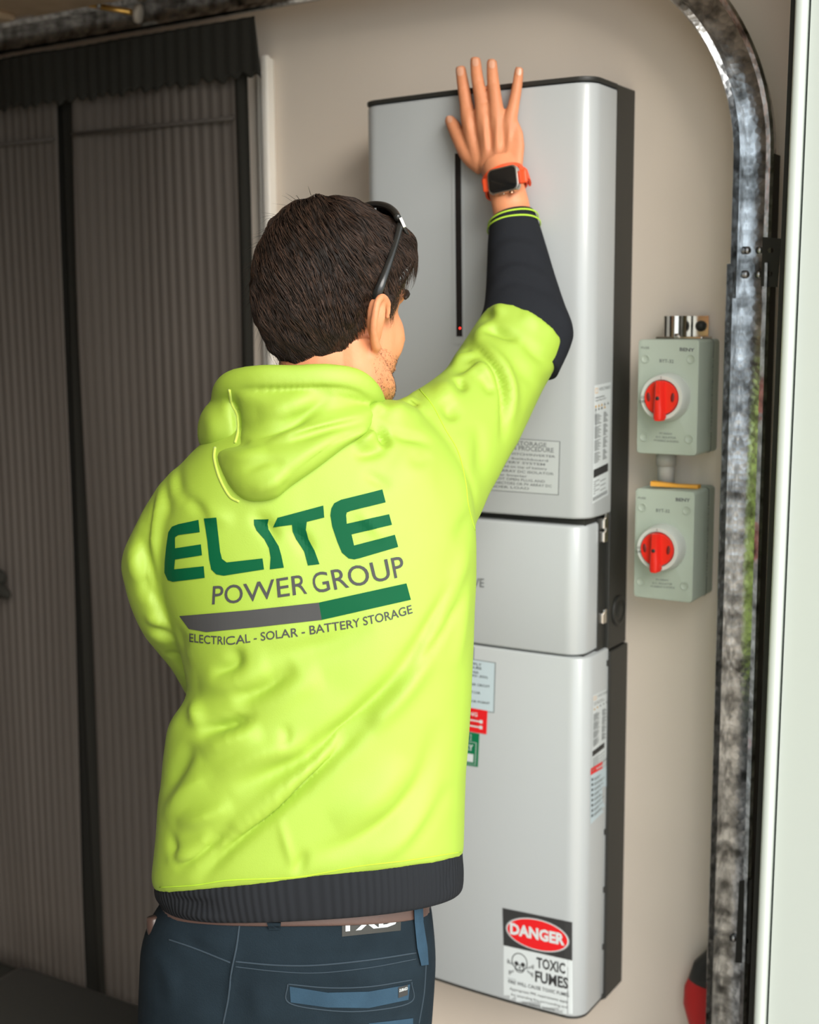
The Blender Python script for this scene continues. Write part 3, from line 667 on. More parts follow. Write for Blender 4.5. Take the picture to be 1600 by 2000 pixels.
# ---- rotary isolators
M_iso = mat('grey_green_enclosure', (0.44, 0.50, 0.42), 0.5, bump=0.06, bscale=500)
M_dial = mat('pale_dial', (0.60, 0.63, 0.58), 0.45)
M_redknob = mat('red_knob', (0.78, 0.022, 0.012), 0.38)
def isolator(pxl, pyt, pxr, pyb, label, dial, tx):
    YI = -0.093
    a = onY(pxl, (pyt+pyb)/2, YI); b = onY(pxr, (pyt+pyb)/2, YI); zt = onY((pxl+pxr)/2, pyt, YI)[2]; zb = onY((pxl+pxr)/2, pyb, YI)[2]
    x0, x1 = a[0], b[0]
    root = empty('isolator_switch', ((x0+x1)/2, -0.04, zb), label, 'isolator switch', 'grey isolators on the wall')
    def rounded(g, ya, yb, soften):
        ol = []
        for (sx, sz, a0) in ((1, 1, 0), (-1, 1, 90), (-1, -1, 180), (1, -1, 270)):
            for k in range(7): w = math.radians(a0+15*k); ol.append((sx*((x1-x0)/2+g-0.006)+0.006*math.cos(w), sz*((zt-zb)/2+g-0.006)+0.006*math.sin(w)))
        hx, hz = (x1-x0)/2, (zt-zb)/2
        ys = [(yb, 0), (ya+0.002, 0), (ya+0.0006, 0.0006), (ya, 0.002)] if soften else [(yb, 0), (ya, 0)]
        return stitch([[((x0+x1)/2+p[0]*(1-i/hx), y, (zt+zb)/2+p[1]*(1-i/hz)) for p in ol] for y, i in ys])
    bx = obj('enclosure', rounded(0, YI, -0.0005, True), M_iso, root); fix_normals(bx, 35)
    fix_normals(obj('lid_seam', rounded(0.0005, -0.030, -0.0285, False), mat('dark_gasket', (0.13, 0.14, 0.12), 0.8), root), 35)
    yi = YI-0.0005
    c = onY(dial[0], dial[1], yi-0.026)
    obj('dial_ring', sweep_cyl((c[0], yi, c[2]), (0, -1, 0), [(0.0375, 0), (0.0365, 0.010), (0.0345, 0.024), (0.0335, 0.026), (0.028, 0.026), (0.0275, 0.020), (0.001, 0.020)], 48), M_dial, root).data.set_sharp_from_angle(angle=0.6)
    kn = obj('knob', sweep_cyl((c[0], yi, c[2]), (0, -1, 0), [(0.0265, 0.018), (0.0265, 0.028), (0.0255, 0.030), (0.001, 0.030)], 48), M_redknob, root); kn.data.set_sharp_from_angle(angle=0.6)
    # grip bar with a pointer end at the bottom
    V = []
    for z, w in ((c[2]+0.0262, 0.0058), (c[2]+0.012, 0.0068), (c[2]-0.018, 0.0082), (c[2]-0.030, 0.0088), (c[2]-0.0345, 0.006)):
        V.append([(c[0]-w*1.05, yi-0.028, z), (c[0]-w*0.8, yi-0.040, z), (c[0]-w*0.5, yi-0.042, z), (c[0]+w*0.5, yi-0.042, z), (c[0]+w*0.8, yi-0.040, z), (c[0]+w*1.05, yi-0.028, z)])
    g = obj('grip', stitch(V), M_redknob, kn); fix_normals(g, 40)
    obj('grip_screw', sweep_cyl((c[0], yi-0.0405, c[2]), (0, -1, 0), [(0.0030, 0), (0.0030, 0.0022), (0.0005, 0.0022)], 12), M_black, kn)
    for sx in (-1, 1):
        obj('hollow_shade', ellipsoid((c[0]+sx*0.0195, yi-0.0298, c[2]+0.001), (0.0032, 0, 0), (0, 0.0012, 0), (0.0006*sx, 0, 0.0075), 14, 8), mat('recess_shade_red', (0.16, 0.01, 0.008), 0.5), kn)  # shade of the finger hollows, put in as dark red spots
    for sx in (-1, 1):
        for zz in (zt-0.030, zb+0.026):
            x = (x0+x1)/2+sx*((x1-x0)/2-0.0125)
            obj('screw_cap', sweep_cyl((x, yi, zz), (0, -1, 0), [(0.0068, -0.001), (0.0068, 0.0006), (0.0062, 0.0008), (0.0058, 0.0002), (0.0005, 0.0002)], 24), M_iso, root)
    bI = bvh_of(bx); W = pxr-pxl
    def tq(s, u0, u1, v0, v1, b=0.0): 
        q = [(pxl, pyb-6), (pxr, pyb+1), (pxr, pyt+8), (pxl, pyt+1)]
        return textq(s, subq(q, u0, u1, v0, v1), bI, 0.0006, 0, b)
    for nm, tx_ in (('brand_lettering', [tq('BENY', 0.70, 0.945, 0.925, 0.955, 0.03)]), ('fuse_mark', [tq('FUSE', 0.07, 0.20, 0.925, 0.945)]), ('model_lettering', [tq('BYT-32', 0.37, 0.60, 0.812, 0.842, 0.005)]),
        ('rating_lettering', [tq('PV ARRAY', 0.37, 0.58, 0.168, 0.185), tq('D.C. ISOLATOR', 0.31, 0.64, 0.134, 0.152), tq('PV ENERGY & SOURCE', 0.28, 0.68, 0.102, 0.120)])):
        obj(nm, join(*tx_), [M_inkgrey], root, False)
    # dial marks
    for k, (s, ang) in enumerate((('I', 92), ('O', 180), ('OFF', 192))):
        rr = 0.0307; p = np.array([c[0]+rr*math.cos(math.radians(ang)), yi-0.0264, c[2]+rr*math.sin(math.radians(ang))])
        V, Fc = text2d(s, 0.01, res=2); V = (V-V.mean(0))*0.006
        obj('dial_mark', ([(p[0]+v[0], p[1], p[2]+v[1]) for v in V], Fc), [M_ink], root, False)
    # raised rating text on the right side wall
    mk = []
    for k, s in enumerate(('DC ISOLATOR', 'IP66 NW 20A')):
        V, Fc = text2d(s, 0.0, res=2); V = unit(V)
        mk.append(([(x1+0.0006, -0.040+0.014*k-0.010*v[1], zt-0.03-(zt-zb-0.06)*v[0]) for v in V], Fc))
    obj('side_lettering', join(*mk), [M_iso], root, False)
    return x0, x1, zt, zb
I1 = isolator(1245, 663, 1363.5, 888, 'upper grey isolator switch with red dial, a steel saddle clamp above it', (1292, 777), 0)
I2 = isolator(1239, 957, 1355, 1172, 'lower grey isolator switch with red dial, orange tag lying on top', (1284, 1073), 0)
# conduit between them
cc = onY(1301, 920, -0.05)
M_cond = mat('grey_conduit', (0.42, 0.41, 0.38), 0.5)
root = empty('conduit_stub', (cc[0], -0.05, I2[2]), 'short grey conduit joining the two isolator boxes', 'conduit')
obj('pipe', tube([(cc[0], -0.05, I2[2]-0.002), (cc[0], -0.05, I1[3]+0.002)], 0.0135, 24), M_cond, root)
obj('collar', tube([(cc[0], -0.05, (I1[3]*0.6+I2[2]*0.4)), (cc[0], -0.05, I1[3]+0.001)], 0.0158, 24), M_cond, root)
# orange tag on the lower box
a = P(1272, 937, onY(1272, 937, -0.085)@CF-CAM@CF); a = onY(1274, 940, -0.085); b = onY(1366, 950, -0.052)
rg = []
for u, w, hh in ((0, 0.007, 0.0075), (0.15, 0.0065, 0.007), (0.55, 0.005, 0.005), (0.85, 0.006, 0.0055), (1, 0.007, 0.006)):
    p = a+(b-a)*u; p[2] = I2[2]+0.0005+0.004*(1-u)
    rg.append([(p[0], p[1]-w, p[2]), (p[0], p[1]+w, p[2]), (p[0], p[1]+w, p[2]+hh), (p[0], p[1]-w, p[2]+hh)])
o = setp(obj('cable_tag', stitch(rg), mat('orange_plastic', (0.80, 0.36, 0.015), 0.45), None, False), 'orange plastic tag lying on top of the lower isolator', 'tag'); fix_normals(o)
# steel saddle clamp above the upper box
M_steel = mat('polished_steel', (0.62, 0.58, 0.52), 0.18, metal=1.0)
z0 = onY(1330, 650, -0.05)[2]; z1 = onY(1330, 617, -0.05)[2]; z0 = I1[2]+0.004
cl = empty('saddle_clamp', (onY(1318, 640, -0.04)[0], -0.04, I1[2]), 'shiny steel saddle clamp on the wall above the upper isolator', 'clamp')
xc = onY(1316, 640, -0.05)[0]
half = [(xc-0.019, -0.003), (xc-0.019, -0.040)]+[(xc-0.019*math.cos(PI*k/12), -0.040-0.019*math.sin(PI*k/12)) for k in range(1, 12)]+[(xc+0.019, -0.040), (xc+0.019, -0.022), (xc+0.021, -0.020), (xc+0.046, -0.020)]
inner = [(x*1.0+(0.0018 if x < xc else -0.0018 if x < xc+0.0191 else 0), y+0.0018) for x, y in half]
loop = half+inner[::-1]
o = obj('band', stitch([[(x, y, z) for x, y in loop] for z in (z0, (z0+z1)/2-0.0012, (z0+z1)/2-0.0008, (z0+z1)/2+0.0012, z1)]), M_steel, cl); fix_normals(o, 30)
px_ = xc+0.034
obj('screw', sweep_cyl((px_, -0.0215, (z0+z1)/2), (0, -1, 0), [(0.0085, 0), (0.0085, 0.002), (0.006, 0.006), (0.003, 0.008), (0.0005, 0.008)], 20), M_blackmetal, cl)
obj('base_plate', join(box(xc-0.026, xc+0.050, -0.060, -0.012, I1[2]+0.0004, I1[2]+0.004, 0.001), sweep_cyl((onY(1322, 655, -0.06)[0], -0.058, I1[2]+0.0045), (0, -1, 0), [(0.0045, 0), (0.0045, 0.003), (0.0005, 0.004)], 14)), M_steel, cl, False)

# ---- red and black bag hanging behind the track
xb0, xb1 = onY(1338, 1930, -0.03)[0], onY(1476, 1930, -0.03)[0]
zt_ = onY(1455, 1716, -0.03)[2]; zr = onY(1380, 1905, -0.03)[2]
bag = empty('red_bag', ((xb0+xb1)/2, -0.03, 0.25), 'red bag with black top hanging on the wall behind the lower track', 'bag')
def bagpart(rows):
    rings = []
    for z, xa, xb, d in rows:
        rings.append([((xa+xb)/2-(xb-xa)/2*sup(math.cos(2*PI*k/28), 2.6), -0.029-d*sup(math.sin(2*PI*k/28), 2.6), z) for k in range(28)])
    return stitch(rings)
Zp = lambda py: onY(1370, py, -0.03)[2]; Xp = lambda px, py: onY(px, py, -0.03)[0]
obj('top_flap', bagpart([(Zp(1718), Xp(1440, 1718), xb1-0.02, 0.010), (Zp(1760), Xp(1420, 1760), xb1-0.005, 0.017), (Zp(1835), Xp(1394, 1835), xb1, 0.021), (Zp(1880), Xp(1356, 1880), xb1, 0.023), (Zp(1912), Xp(1346, 1906), xb1, 0.024), (Zp(1918), Xp(1350, 1910), xb1-0.002, 0.022)]), M_black, bag)
obj('pouch', bagpart([(Zp(1908), Xp(1348, 1906), xb1-0.002, 0.021), (Zp(1930), Xp(1338, 1930), xb1-0.001, 0.024), (Zp(1965), Xp(1336, 1965), xb1-0.001, 0.0255), (Zp(2000), Xp(1346, 2000), xb1-0.003, 0.0255), (Zp(2080), Xp(1375, 2080), xb1-0.012, 0.022), (Zp(2120), Xp(1395, 2120), xb1-0.03, 0.012)]), mat('red_nylon', (0.55, 0.020, 0.018), 0.5, bump=0.2, bscale=200), bag)
obj('strap', tube([(xb1-0.035, -0.035, Zp(1730)), (xb1-0.04, -0.028, Zp(1680)), (xb1-0.045, -0.012, Zp(1660)), (xb1-0.045, -0.003, Zp(1664))], 0.005, 8, 4), M_black, bag)

# ---- black padded bench in the left foreground
def onZ(x, y, z): d = ray(x, y); return CAM+d*((z-CAM[2])/d[2])
b0 = onZ(-5, 1905, 0.40); b1 = onZ(265, 2000, 0.40); dr = nrm([b1[0]-b0[0], b1[1]-b0[1], 0]); sd = np.array([-dr[1], dr[0], 0]); up = np.array([0, 0, 1.0])
c0 = b0+dr*0.30-up*0.03-sd*0.05
bench = empty('padded_bench', (c0[0], c0[1], 0), 'black padded bench low in front of the striped curtains', 'bench')
pad = box(-0.30, 0.25, -0.11, 0.11, -0.035, 0.035, 0.028, 5)
Mb = frame(c0, dr, sd, up)
obj('pad', xform(pad, Mb), mat('black_vinyl', (0.022, 0.022, 0.020), 0.45, bump=0.1, bscale=150), bench)
obj('frame_rail', xform(join(box(-0.26, 0.22, -0.02, 0.02, -0.065, -0.036, 0.004), box(-0.24, -0.20, -0.09, 0.09, -0.075, -0.04, 0.004), box(0.16, 0.20, -0.09, 0.09, -0.075, -0.04, 0.004)), Mb), M_blackmetal, bench, False)
hz = c0[2]
for sx in (-0.22, 0.18):
    for sy in (-0.08, 0.08):
        obj('leg', xform(box(sx-0.016, sx+0.016, sy-0.016, sy+0.016, -hz+0.0, -0.07, 0.003), Mb), M_blackmetal, bench, False)
# ================================================================== PERSON
M_skin = mat('skin', (0.66, 0.265, 0.130), 0.5, spec=0.35, sss=0.12, bump=0.12, bscale=350, var=0.10, vscale=25)
# ---- head frame: turned to the right and bowed, seen from behind
HC = P(655, 600, 1.630)
fwd0 = nrm(math.cos(math.radians(45))*CF + math.sin(math.radians(45))*CR); fwd0 = nrm(fwd0-np.array([0, 0, fwd0[2]]))
upw = np.array([0, 0, 1.0]); tl = math.radians(3)
HF = nrm(math.cos(tl)*fwd0-math.sin(tl)*upw); HU = nrm(math.sin(tl)*fwd0+math.cos(tl)*upw); HR = np.cross(HF, HU)
rl = math.radians(-2); HU, HR = nrm(HU*math.cos(rl)+HR*math.sin(rl)), nrm(HR*math.cos(rl)-HU*math.sin(rl))
def H(r, f, u): return HC+HR*r+HF*f+HU*u
def hell(r, f, u, a, b, c, nu=32, nv=18): return ellipsoid(H(r, f, u), HR*a, HF*b, HU*c, nu, nv)
head_parts = [hell(0, -0.004, 0.018, 0.074, 0.094, 0.094), hell(0, 0.030, -0.035, 0.062, 0.062, 0.085), hell(0, 0.038, -0.080, 0.048, 0.042, 0.036),
    hell(0, 0.064, -0.106, 0.026, 0.022, 0.020), hell(0.032, 0.050, -0.036, 0.026, 0.034, 0.040), hell(-0.032, 0.050, -0.036, 0.026, 0.034, 0.040), tube([H(0.056, -0.004, -0.060), H(0.050, 0.022, -0.084), H(0.034, 0.050, -0.102), H(0.010, 0.068, -0.110)], [0.018, 0.020, 0.018, 0.016], 14, 4), tube([H(-0.056, -0.004, -0.060), H(-0.050, 0.022, -0.084), H(-0.034, 0.050, -0.102), H(-0.010, 0.068, -0.110)], [0.018, 0.020, 0.018, 0.016], 14, 4),
    hell(0, 0.070, 0.018, 0.052, 0.022, 0.020), 
    tube([H(0, 0.086, 0.004), H(0, 0.100, -0.020), H(0, 0.108, -0.036), H(0, 0.094, -0.046)], [0.008, 0.010, 0.013, 0.009], 12, 3),
    hell(0.012, 0.094, -0.042, 0.010, 0.011, 0.008), hell(-0.012, 0.094, -0.042, 0.010, 0.011, 0.008),
    hell(0, 0.088, -0.066, 0.022, 0.011, 0.006), hell(0, 0.087, -0.076, 0.019, 0.011, 0.007)]
# ear (right one seen from behind, left one mirrored)
def ear(s):
    q = []
    for k in range(15):
        w = math.radians(-75+k*17); q.append(H(s*(0.080+0.013*math.sin(math.radians(k*12))), -0.004-0.019*math.sin(w)*0.55+0.010*math.cos(w)*-0.2-0.006*(k/14), 0.0))
    rim = [(0.078, 0.016, 0.006), (0.084, 0.012, 0.026), (0.090, -0.002, 0.034), (0.096, -0.016, 0.028), (0.097, -0.022, 0.010), (0.092, -0.020, -0.008), (0.085, -0.012, -0.022), (0.078, -0.002, -0.033), (0.073, 0.006, -0.032)]
    parts = [tube([H(s*a, b, c*0.9-0.023) for a, b, c in rim], [0.0035, 0.0042, 0.0048, 0.005, 0.005, 0.005, 0.0055, 0.0062, 0.005], 10, 3),
             tube([H(s*0.072, 0.006, 0.004), H(s*0.084, -0.006, -0.002), H(s*0.086, -0.010, -0.016), H(s*0.080, -0.006, -0.032), H(s*0.074, 0.002, -0.044)], [0.008, 0.011, 0.012, 0.010, 0.006], 12, 3, flat=(nrm(HR*0.8-HF*0.5*s), 0.55))]
    return parts
head_parts += ear(1)+ear(-1)
for s_ in (-1, 1): head_parts.append(tube([H(s_*0.040, -0.012, -0.040), H(s_*0.038, -0.004, -0.085), H(s_*0.034, 0.004, -0.140)], [0.028, 0.034, 0.038], 18, 4))
# neck and a slim trunk under the clothes
NB = P(640, 850, 1.665)
head_parts += [tube([H(0, -0.018, -0.02), H(0, -0.022, -0.075), (H(0, -0.022, -0.075)+NB)/2+CR*0.002, NB], [0.052, 0.055, 0.060, 0.078], 28, 4)]
trunk = [loft_px([(560, 820, 740, 820, 1.665, 0.07), (430, 900, 850, 880, 1.675, 0.09), (390, 1000, 880, 990, 1.665, 0.105), (380, 1300, 860, 1290, 1.665, 0.11), (380, 1600, 830, 1580, 1.68, 0.10), (370, 1780, 800, 1770, 1.69, 0.10), (380, 1900, 790, 1890, 1.70, 0.09)], 4)]
# ---- right arm, wrist and hand
WR = onY(979, 345, -0.225); EL = P(1045, 655, 1.900); SH = P(835, 880, 1.720)
HN = np.array([0, -1.0, 0])
def hp(px, py, h): return onY(px, py, -0.172-h)
EL = P(1030, 665, 1.905); arm = [tube([SH, (SH+EL)/2, EL], [0.036, 0.034, 0.033], 20, 4), tube([EL, P(1022, 540, 1.945), P(1003, 440, 1.968), hp(998, 402, 0.052), hp(984, 350, 0.042), hp(974, 322, 0.032)], [0.034, 0.034, 0.030, 0.0285, 0.0275, 0.0275], 24, 4, flat=(nrm(CF+0.25*CU), 0.80))]
fing = {
 'index': [(938, 318, .022, .014), (918, 240, .022, .0125), (911, 205, .019, .0100), (905, 168, .015, .0090), (900, 136, .010, .0078), (899, 130, .0095, .0065)],
 'middle': [(958, 318, .024, .014), (946, 236, .025, .0125), (940, 195, .022, .0100), (932, 150, .017, .0090), (929, 119, .012, .0078), (929, 113, .011, .0065)],
 'ring': [(978, 318, .023, .014), (972, 238, .024, .0120), (968, 196, .021, .0097), (963, 155, .016, .0088), (961, 123, .011, .0076), (961, 117, .010, .0063)],
 'little': [(996, 318, .019, .013), (996, 245, .020, .0110), (1003, 208, .017, .0085), (1010, 170, .013, .0076), (1014, 138, .010, .0066), (1015, 132, .009, .0055)]}
hand = []
for k, v in fing.items():
    hand.append(tube([hp(x, y, h) for x, y, h, r in v], [r*1.09 for x, y, h, r in v], 14, 4))
hand.append(tube([hp(944, 326, .020), hp(918, 304, .020), hp(899, 272, .018), hp(886, 246, .014), hp(876, 231, .011)], [.015, .015, .0128, .0108, .0078], 14, 4))
# palm body
hand.append(stitch([ring for ring in [[onY((a+b)/2-(b-a)/2*sup(math.cos(2*PI*j/32), 3), yy+sl*sup(math.cos(2*PI*j/32), 3), -0.172-hh-th*sup(math.sin(2*PI*j/32), 2.6)) for j in range(32)]
    for a, b, yy, sl, hh, th in ((944, 1018, 345, 2, .034, .019), (930, 1022, 318, 0, .024, .018), (911, 1025, 285, 0, .018, .0155), (910, 1022, 258, 0, .016, .0130), (908, 1008, 232, 6, .015, .0105))]]))
hand.append(tube([hp(912, 290, .017), hp(921, 258, .016), hp(925, 236, .015)], [.011, .011, .008], 12, 3))
# left arm goes forward at the waist, hand resting in front
LS, LE, LW = P(420, 970, 1.685), P(308, 1175, 1.700), P(420, 1360, 1.830)
larm = [tube([LS, (LS+LE)/2, LE], [0.040, 0.030, 0.028], 16, 4), tube([LE, (LE+LW)/2, LW], [0.028, 0.026, 0.024], 16, 4)]
ldir = nrm(P(520, 1450, 1.87)-LW); lup = nrm(np.cross(ldir, CF)); 
for k in range(4):
    o_ = lup*(0.030-0.020*k); larm.append(tube([LW+o_*0.5, LW+ldir*0.07+o_, LW+ldir*0.115+o_*1.1+CF*0.01, LW+ldir*0.145+o_*1.1+CF*0.03], [0.013, 0.012, 0.009, 0.007], 10, 3))
larm.append(tube([LW+lup*0.02, LW+ldir*0.04+lup*0.05-CF*0.005, LW+ldir*0.075+lup*0.062], [0.014, 0.011, 0.008], 10, 3))
body_me = remesh(head_parts+trunk+arm+hand+larm, 0.0026, 5, 0.5)
skin_strokes = [([(917, 262), (914, 240), (912, 222)], 6, 0.0018), ([(950, 300), (948, 262), (946, 236), (944, 222)], 5, 0.0030), ([(970, 300), (971, 262), (971, 238), (969, 222)], 5, 0.0022), ([(992, 300), (995, 265), (997, 240)], 5, 0.0018),
    ([(935, 300), (930, 270), (928, 250)], 7, -0.0014), ([(960, 300), (958, 265), (957, 245)], 6, -0.0014), ([(983, 300), (984, 270), (985, 248)], 6, -0.0014),
    ([(900, 175), (912, 172)], 3, -0.0009), ([(925, 160), (940, 158)], 3, -0.0009), ([(957, 163), (970, 162)], 3, -0.0009), ([(906, 212), (918, 208)], 3, -0.0008), ([(933, 203), (948, 200)], 3, -0.0008)]
person = mesh_obj('person', body_me, M_skin)
sculpt(body_me, skin_strokes)
setp(person, 'person in a bright yellow-green hooded jumper pressing a raised hand on the cabinet', 'person')
M_nail = mat('fingernail', (0.66, 0.34, 0.22), 0.3, spec=0.5)
bBody = bvh_of(person)
for (x, y, rx, ry) in ((899, 140, 6.5, 9), (929, 122, 6, 8), (961, 126, 6, 8), (1014, 140, 5, 7.5), (879, 233, 5, 7)):
    V, Fc = fill2d([[(x+rx*sup(math.cos(2*PI*k/16), 2.6), y+ry*sup(math.sin(2*PI*k/16), 2.6)) for k in range(16)]])
    d = lay(V, Fc, bBody, 0.0005, 3)
    if len(d[1]): obj('fingernail', d, M_nail, person)
# eyes, brows and stubble-dark jaw
for s in (-1, 1):
    obj('eye', hell(s*0.031, 0.063, 0.0, 0.0110, 0.0110, 0.0110, 16, 10), mat('eye_white', (0.7, 0.68, 0.65), 0.2), person)
    obj('iris', hell(s*0.031, 0.0727, 0.0, 0.0055, 0.0025, 0.0055, 12, 8), mat('brown_iris', (0.05, 0.025, 0.012), 0.15), person)
    obj('eyebrow', tube([H(s*0.014, 0.092, 0.017), H(s*0.032, 0.091, 0.022), H(s*0.050, 0.078, 0.018), H(s*0.057, 0.068, 0.012)], [0.0035, 0.0048, 0.0042, 0.002], 8, 4), M_hair, person)

R_ = np.random.default_rng(11); V = []; Fc = []
for _ in range(5200):
    sd_ = 1 if R_.random() < 0.75 else -1
    p = H(sd_*R_.uniform(0.0, 0.075), R_.uniform(0.0, 0.095), R_.uniform(-0.135, -0.045))
    h = bBody.find_nearest(Vector(p))
    if h[0] is None or h[3] > 0.02: continue
    q = np.array(h[0]); loc = q-HC; f_, u_ = loc@HF, loc@HU
    if u_ > -0.050-0.25*max(0, f_-0.02) or f_ < 0.004+0.2*(-0.09-u_): continue
    nn = np.array(h[1]); dn = nrm(-HU*0.8-HF*0.3+nn*0.7+R_.normal(size=3)*0.3); L = R_.uniform(0.0015, 0.003); sx = nrm(np.cross(dn, nn))*0.00022; b = len(V)
    V += [q-sx, q+sx, q+nn*0.0002, q+dn*L]; Fc += [(b, b+1, b+3), (b+1, b+2, b+3), (b+2, b, b+3)]
if V: setp(obj('stubble', (V, Fc), M_hair, person, False), kind='stuff')
# ---- hair: a cap fitted to the skull plus combed strands
def hairline(az):   # az 0 back, +90 right ear side, 180 front ; lowest elevation (deg)
    A = [0, 25, 48, 66, 80, 92, 104, 118, 135, 180]; E_ = [-58, -54, -44, -24, 2, 8, -14, 8, 30, 42]
    return float(np.interp(abs(az), A, E_))
def hair_pt(az, el, lift=0.0):
    a, e = math.radians(az), math.radians(el)
    d = np.array([math.sin(a)*math.cos(e), -math.cos(a)*math.cos(e), math.sin(e)])
    R = np.array([0.079, 0.102, 0.103]); 
    base = 1/np.linalg.norm(d/R)
    bump_ = 0.004*noise.noise(Vector(d*3.1))+0.0035*noise.noise(Vector(d*7.0))
    top = 0.013*max(0, math.sin(e))+0.006*max(0, math.cos(a))*max(0, math.cos(e))
    front = 0.026*max(0, -math.cos(a))**1.5*math.exp(-((el-28)/26)**2)
    p = d*(base+top+front+bump_+lift)
    return H(p[0], p[1]-0.003, p[2]+0.016)
rings = []; NA, NE = 150, 44
V = []; Fc = []
for i in range(NE+1):
    v = i/NE
    for j in range(NA):
        az = -180+360*j/NA; lo = hairline(az)-7*noise.noise(Vector((az*0.09, 0, 0)))
        el = lo+(89.0-lo)*v
        V.append(hair_pt(az, el, -0.012*max(0, 1-v/0.07)+0.0012*math.sin(az*2.2+el*0.5)))
for i in range(NE):
    for j in range(NA): k = (j+1) % NA; Fc.append((i*NA+j, i*NA+k, (i+1)*NA+k, (i+1)*NA+j))
Fc.append(tuple(NE*NA+j for j in range(NA)))
hair = obj('hair', (V, Fc), M_hair, person); fix_normals(hair)
def strands(n, lenr, rad, seed, wild=0.0, azr=(-180, 180), elmax=88, lift0=0.0):
    R = np.random.default_rng(seed); V = []; Fc = []
    for _ in range(n):
        az = R.uniform(*azr); lo = hairline(az); el = lo+(elmax-lo)*(1-R.random()**0.75) if R.random() < 0.85 else lo+R.uniform(0, 10)
        if R.random() < 0.0: continue
        L = R.uniform(*lenr); stp = 6; pts = []
        a_, e_ = az, el
        # combing: down and towards the face, away from the crown
        for k in range(stp+1):
            s = k/stp
            lift = lift0+0.001+0.0045*math.sin(PI*min(1, s*0.9))+wild*s*s
            if e_ < hairline(a_): lift -= 0.004*min(1, (hairline(a_)-e_)/6)
            pts.append(hair_pt(a_, max(e_, -72), lift))
            st = L/stp/0.095*57.3
            swirl = 1.0 if abs(a_) < 150 else 0.3
            sweep = (0.55 if a_ > -60 else 0.15)+0.35*noise.noise(Vector((az*0.03, el*0.03, seed*0.1)))+R.normal()*0.10
            up_ = max(0.0, (e_-45)/45)
            de = -math.cos(sweep)*(1-0.5*up_); da = math.sin(sweep)/max(0.25, math.cos(math.radians(min(e_, 80))))*1.0
            e_ += st*de; a_ += st*da
            if a_ > 180: a_ -= 360
        pts = np.array(pts); n0 = len(V)
        t0 = nrm(pts[-1]-pts[0]); nn = nrm(pts[0]-HC); sd = nrm(np.cross(t0, nn))
        for k, p in enumerate(pts):
            w = rad*(1-0.85*(k/stp)**2)
            V += [p-sd*w, p+nn*w*0.7, p+sd*w]
        for k in range(stp):
            b = n0+3*k
            for c in range(3): d = (c+1) % 3; Fc.append((b+c, b+d, b+3+d, b+3+c))
    return V, Fc
d1 = strands(7000, (0.020, 0.038), 0.0006, 3); d2 = strands(5000, (0.022, 0.042), 0.0005, 4); d3 = strands(150, (0.02, 0.038), 0.0004, 5, wild=0.016, azr=(-70, 20), elmax=85)
d4 = strands(900, (0.018, 0.034), 0.0006, 9, azr=(-40, 72), elmax=-24)
hs = obj('hair_strands', join(withmat(d1, 0), withmat(d2, 1), withmat(d3, 0), withmat(d4, 0)), [M_hair, M_hair2], hair, True); hs['kind'] = 'stuff'

# ---- hooded jumper
hd_t = 0.128
torso = loft_px([(575, 770, 715, 775, 1.665, 0.07, 0, 0), (470, 810, 790, 790, 1.668, 0.095), (400, 860, 850, 830, 1.668, 0.112), (352, 910, 895, 890, 1.665, 0.122), (318, 975, 922, 965, 1.662, 0.128),
    (303, 1060, 932, 1055, 1.660, 0.130), (312, 1150, 930, 1140, 1.660, 0.131), (345, 1262, 926, 1240, 1.660, 0.130), (364, 1352, 922, 1330, 1.660, 0.127), (330, 1420, 918, 1400, 1.662, 0.129), (313, 1540, 911, 1520, 1.666, 0.130),
    (303, 1650, 907, 1610, 1.670, 0.130, 0, 4), (296, 1716, 906, 1652, 1.672, 0.127, 0, 10), (302, 1740, 905, 1671, 1.672, 0.122, 0, 13)], 6, e=2.5, n=72)
rsl = loft_px([(690, 850, 880, 1080, 1.665, 0.09, 0, 0), (760, 800, 925, 1030, 1.690, 0.080, 10, -10), (815, 762, 960, 955, 1.730, 0.074, 18, -18), (868, 722, 1008, 868, 1.790, 0.068, 24, -26), (900, 676, 1052, 778, 1.838, 0.062, 26, -30), (930, 630, 1084, 718, 1.868, 0.058, 26, -32), (948, 604, 1095, 690, 1.880, 0.056, 26, -34)], 6, e=2.2)
lsl = loft_px([(360, 900, 520, 980, 1.668, 0.085), (308, 950, 440, 1010, 1.672, 0.078), (262, 1030, 385, 1065, 1.680, 0.070), (238, 1098, 362, 1110, 1.684, 0.066), (246, 1150, 358, 1158, 1.688, 0.062), (262, 1200, 362, 1200, 1.694, 0.060), (282, 1240, 372, 1230, 1.705, 0.060), (306, 1272, 385, 1255, 1.735, 0.058), (335, 1308, 402, 1280, 1.770, 0.055), (368, 1364, 440, 1320, 1.805, 0.050)], 6, e=2.2)
hoodie_me = remesh([torso, rsl, lsl], 0.0042, 5, 0.5)
hoodie = mesh_obj('hooded_jumper', hoodie_me, M_hoodie, person)
hoodie['label'] = 'bright yellow-green hooded jumper with printed back'
Z1 = lambda x, y: (280+x/2.4242, 1240+y/2.425)   # close-up frames used while measuring the folds
Z2 = lambda x, y: (620+x/3.2, 720+y/3.2)
Z3 = lambda x, y: (800+x/4.0, 380+y/4.0)
Z4 = lambda x, y: (280+x/2.667, 680+y/2.667)
Z7 = lambda x, y: (220+x/3.635, 850+y/3.635)
def zz(f, *pts): return [f(*p) for p in pts]
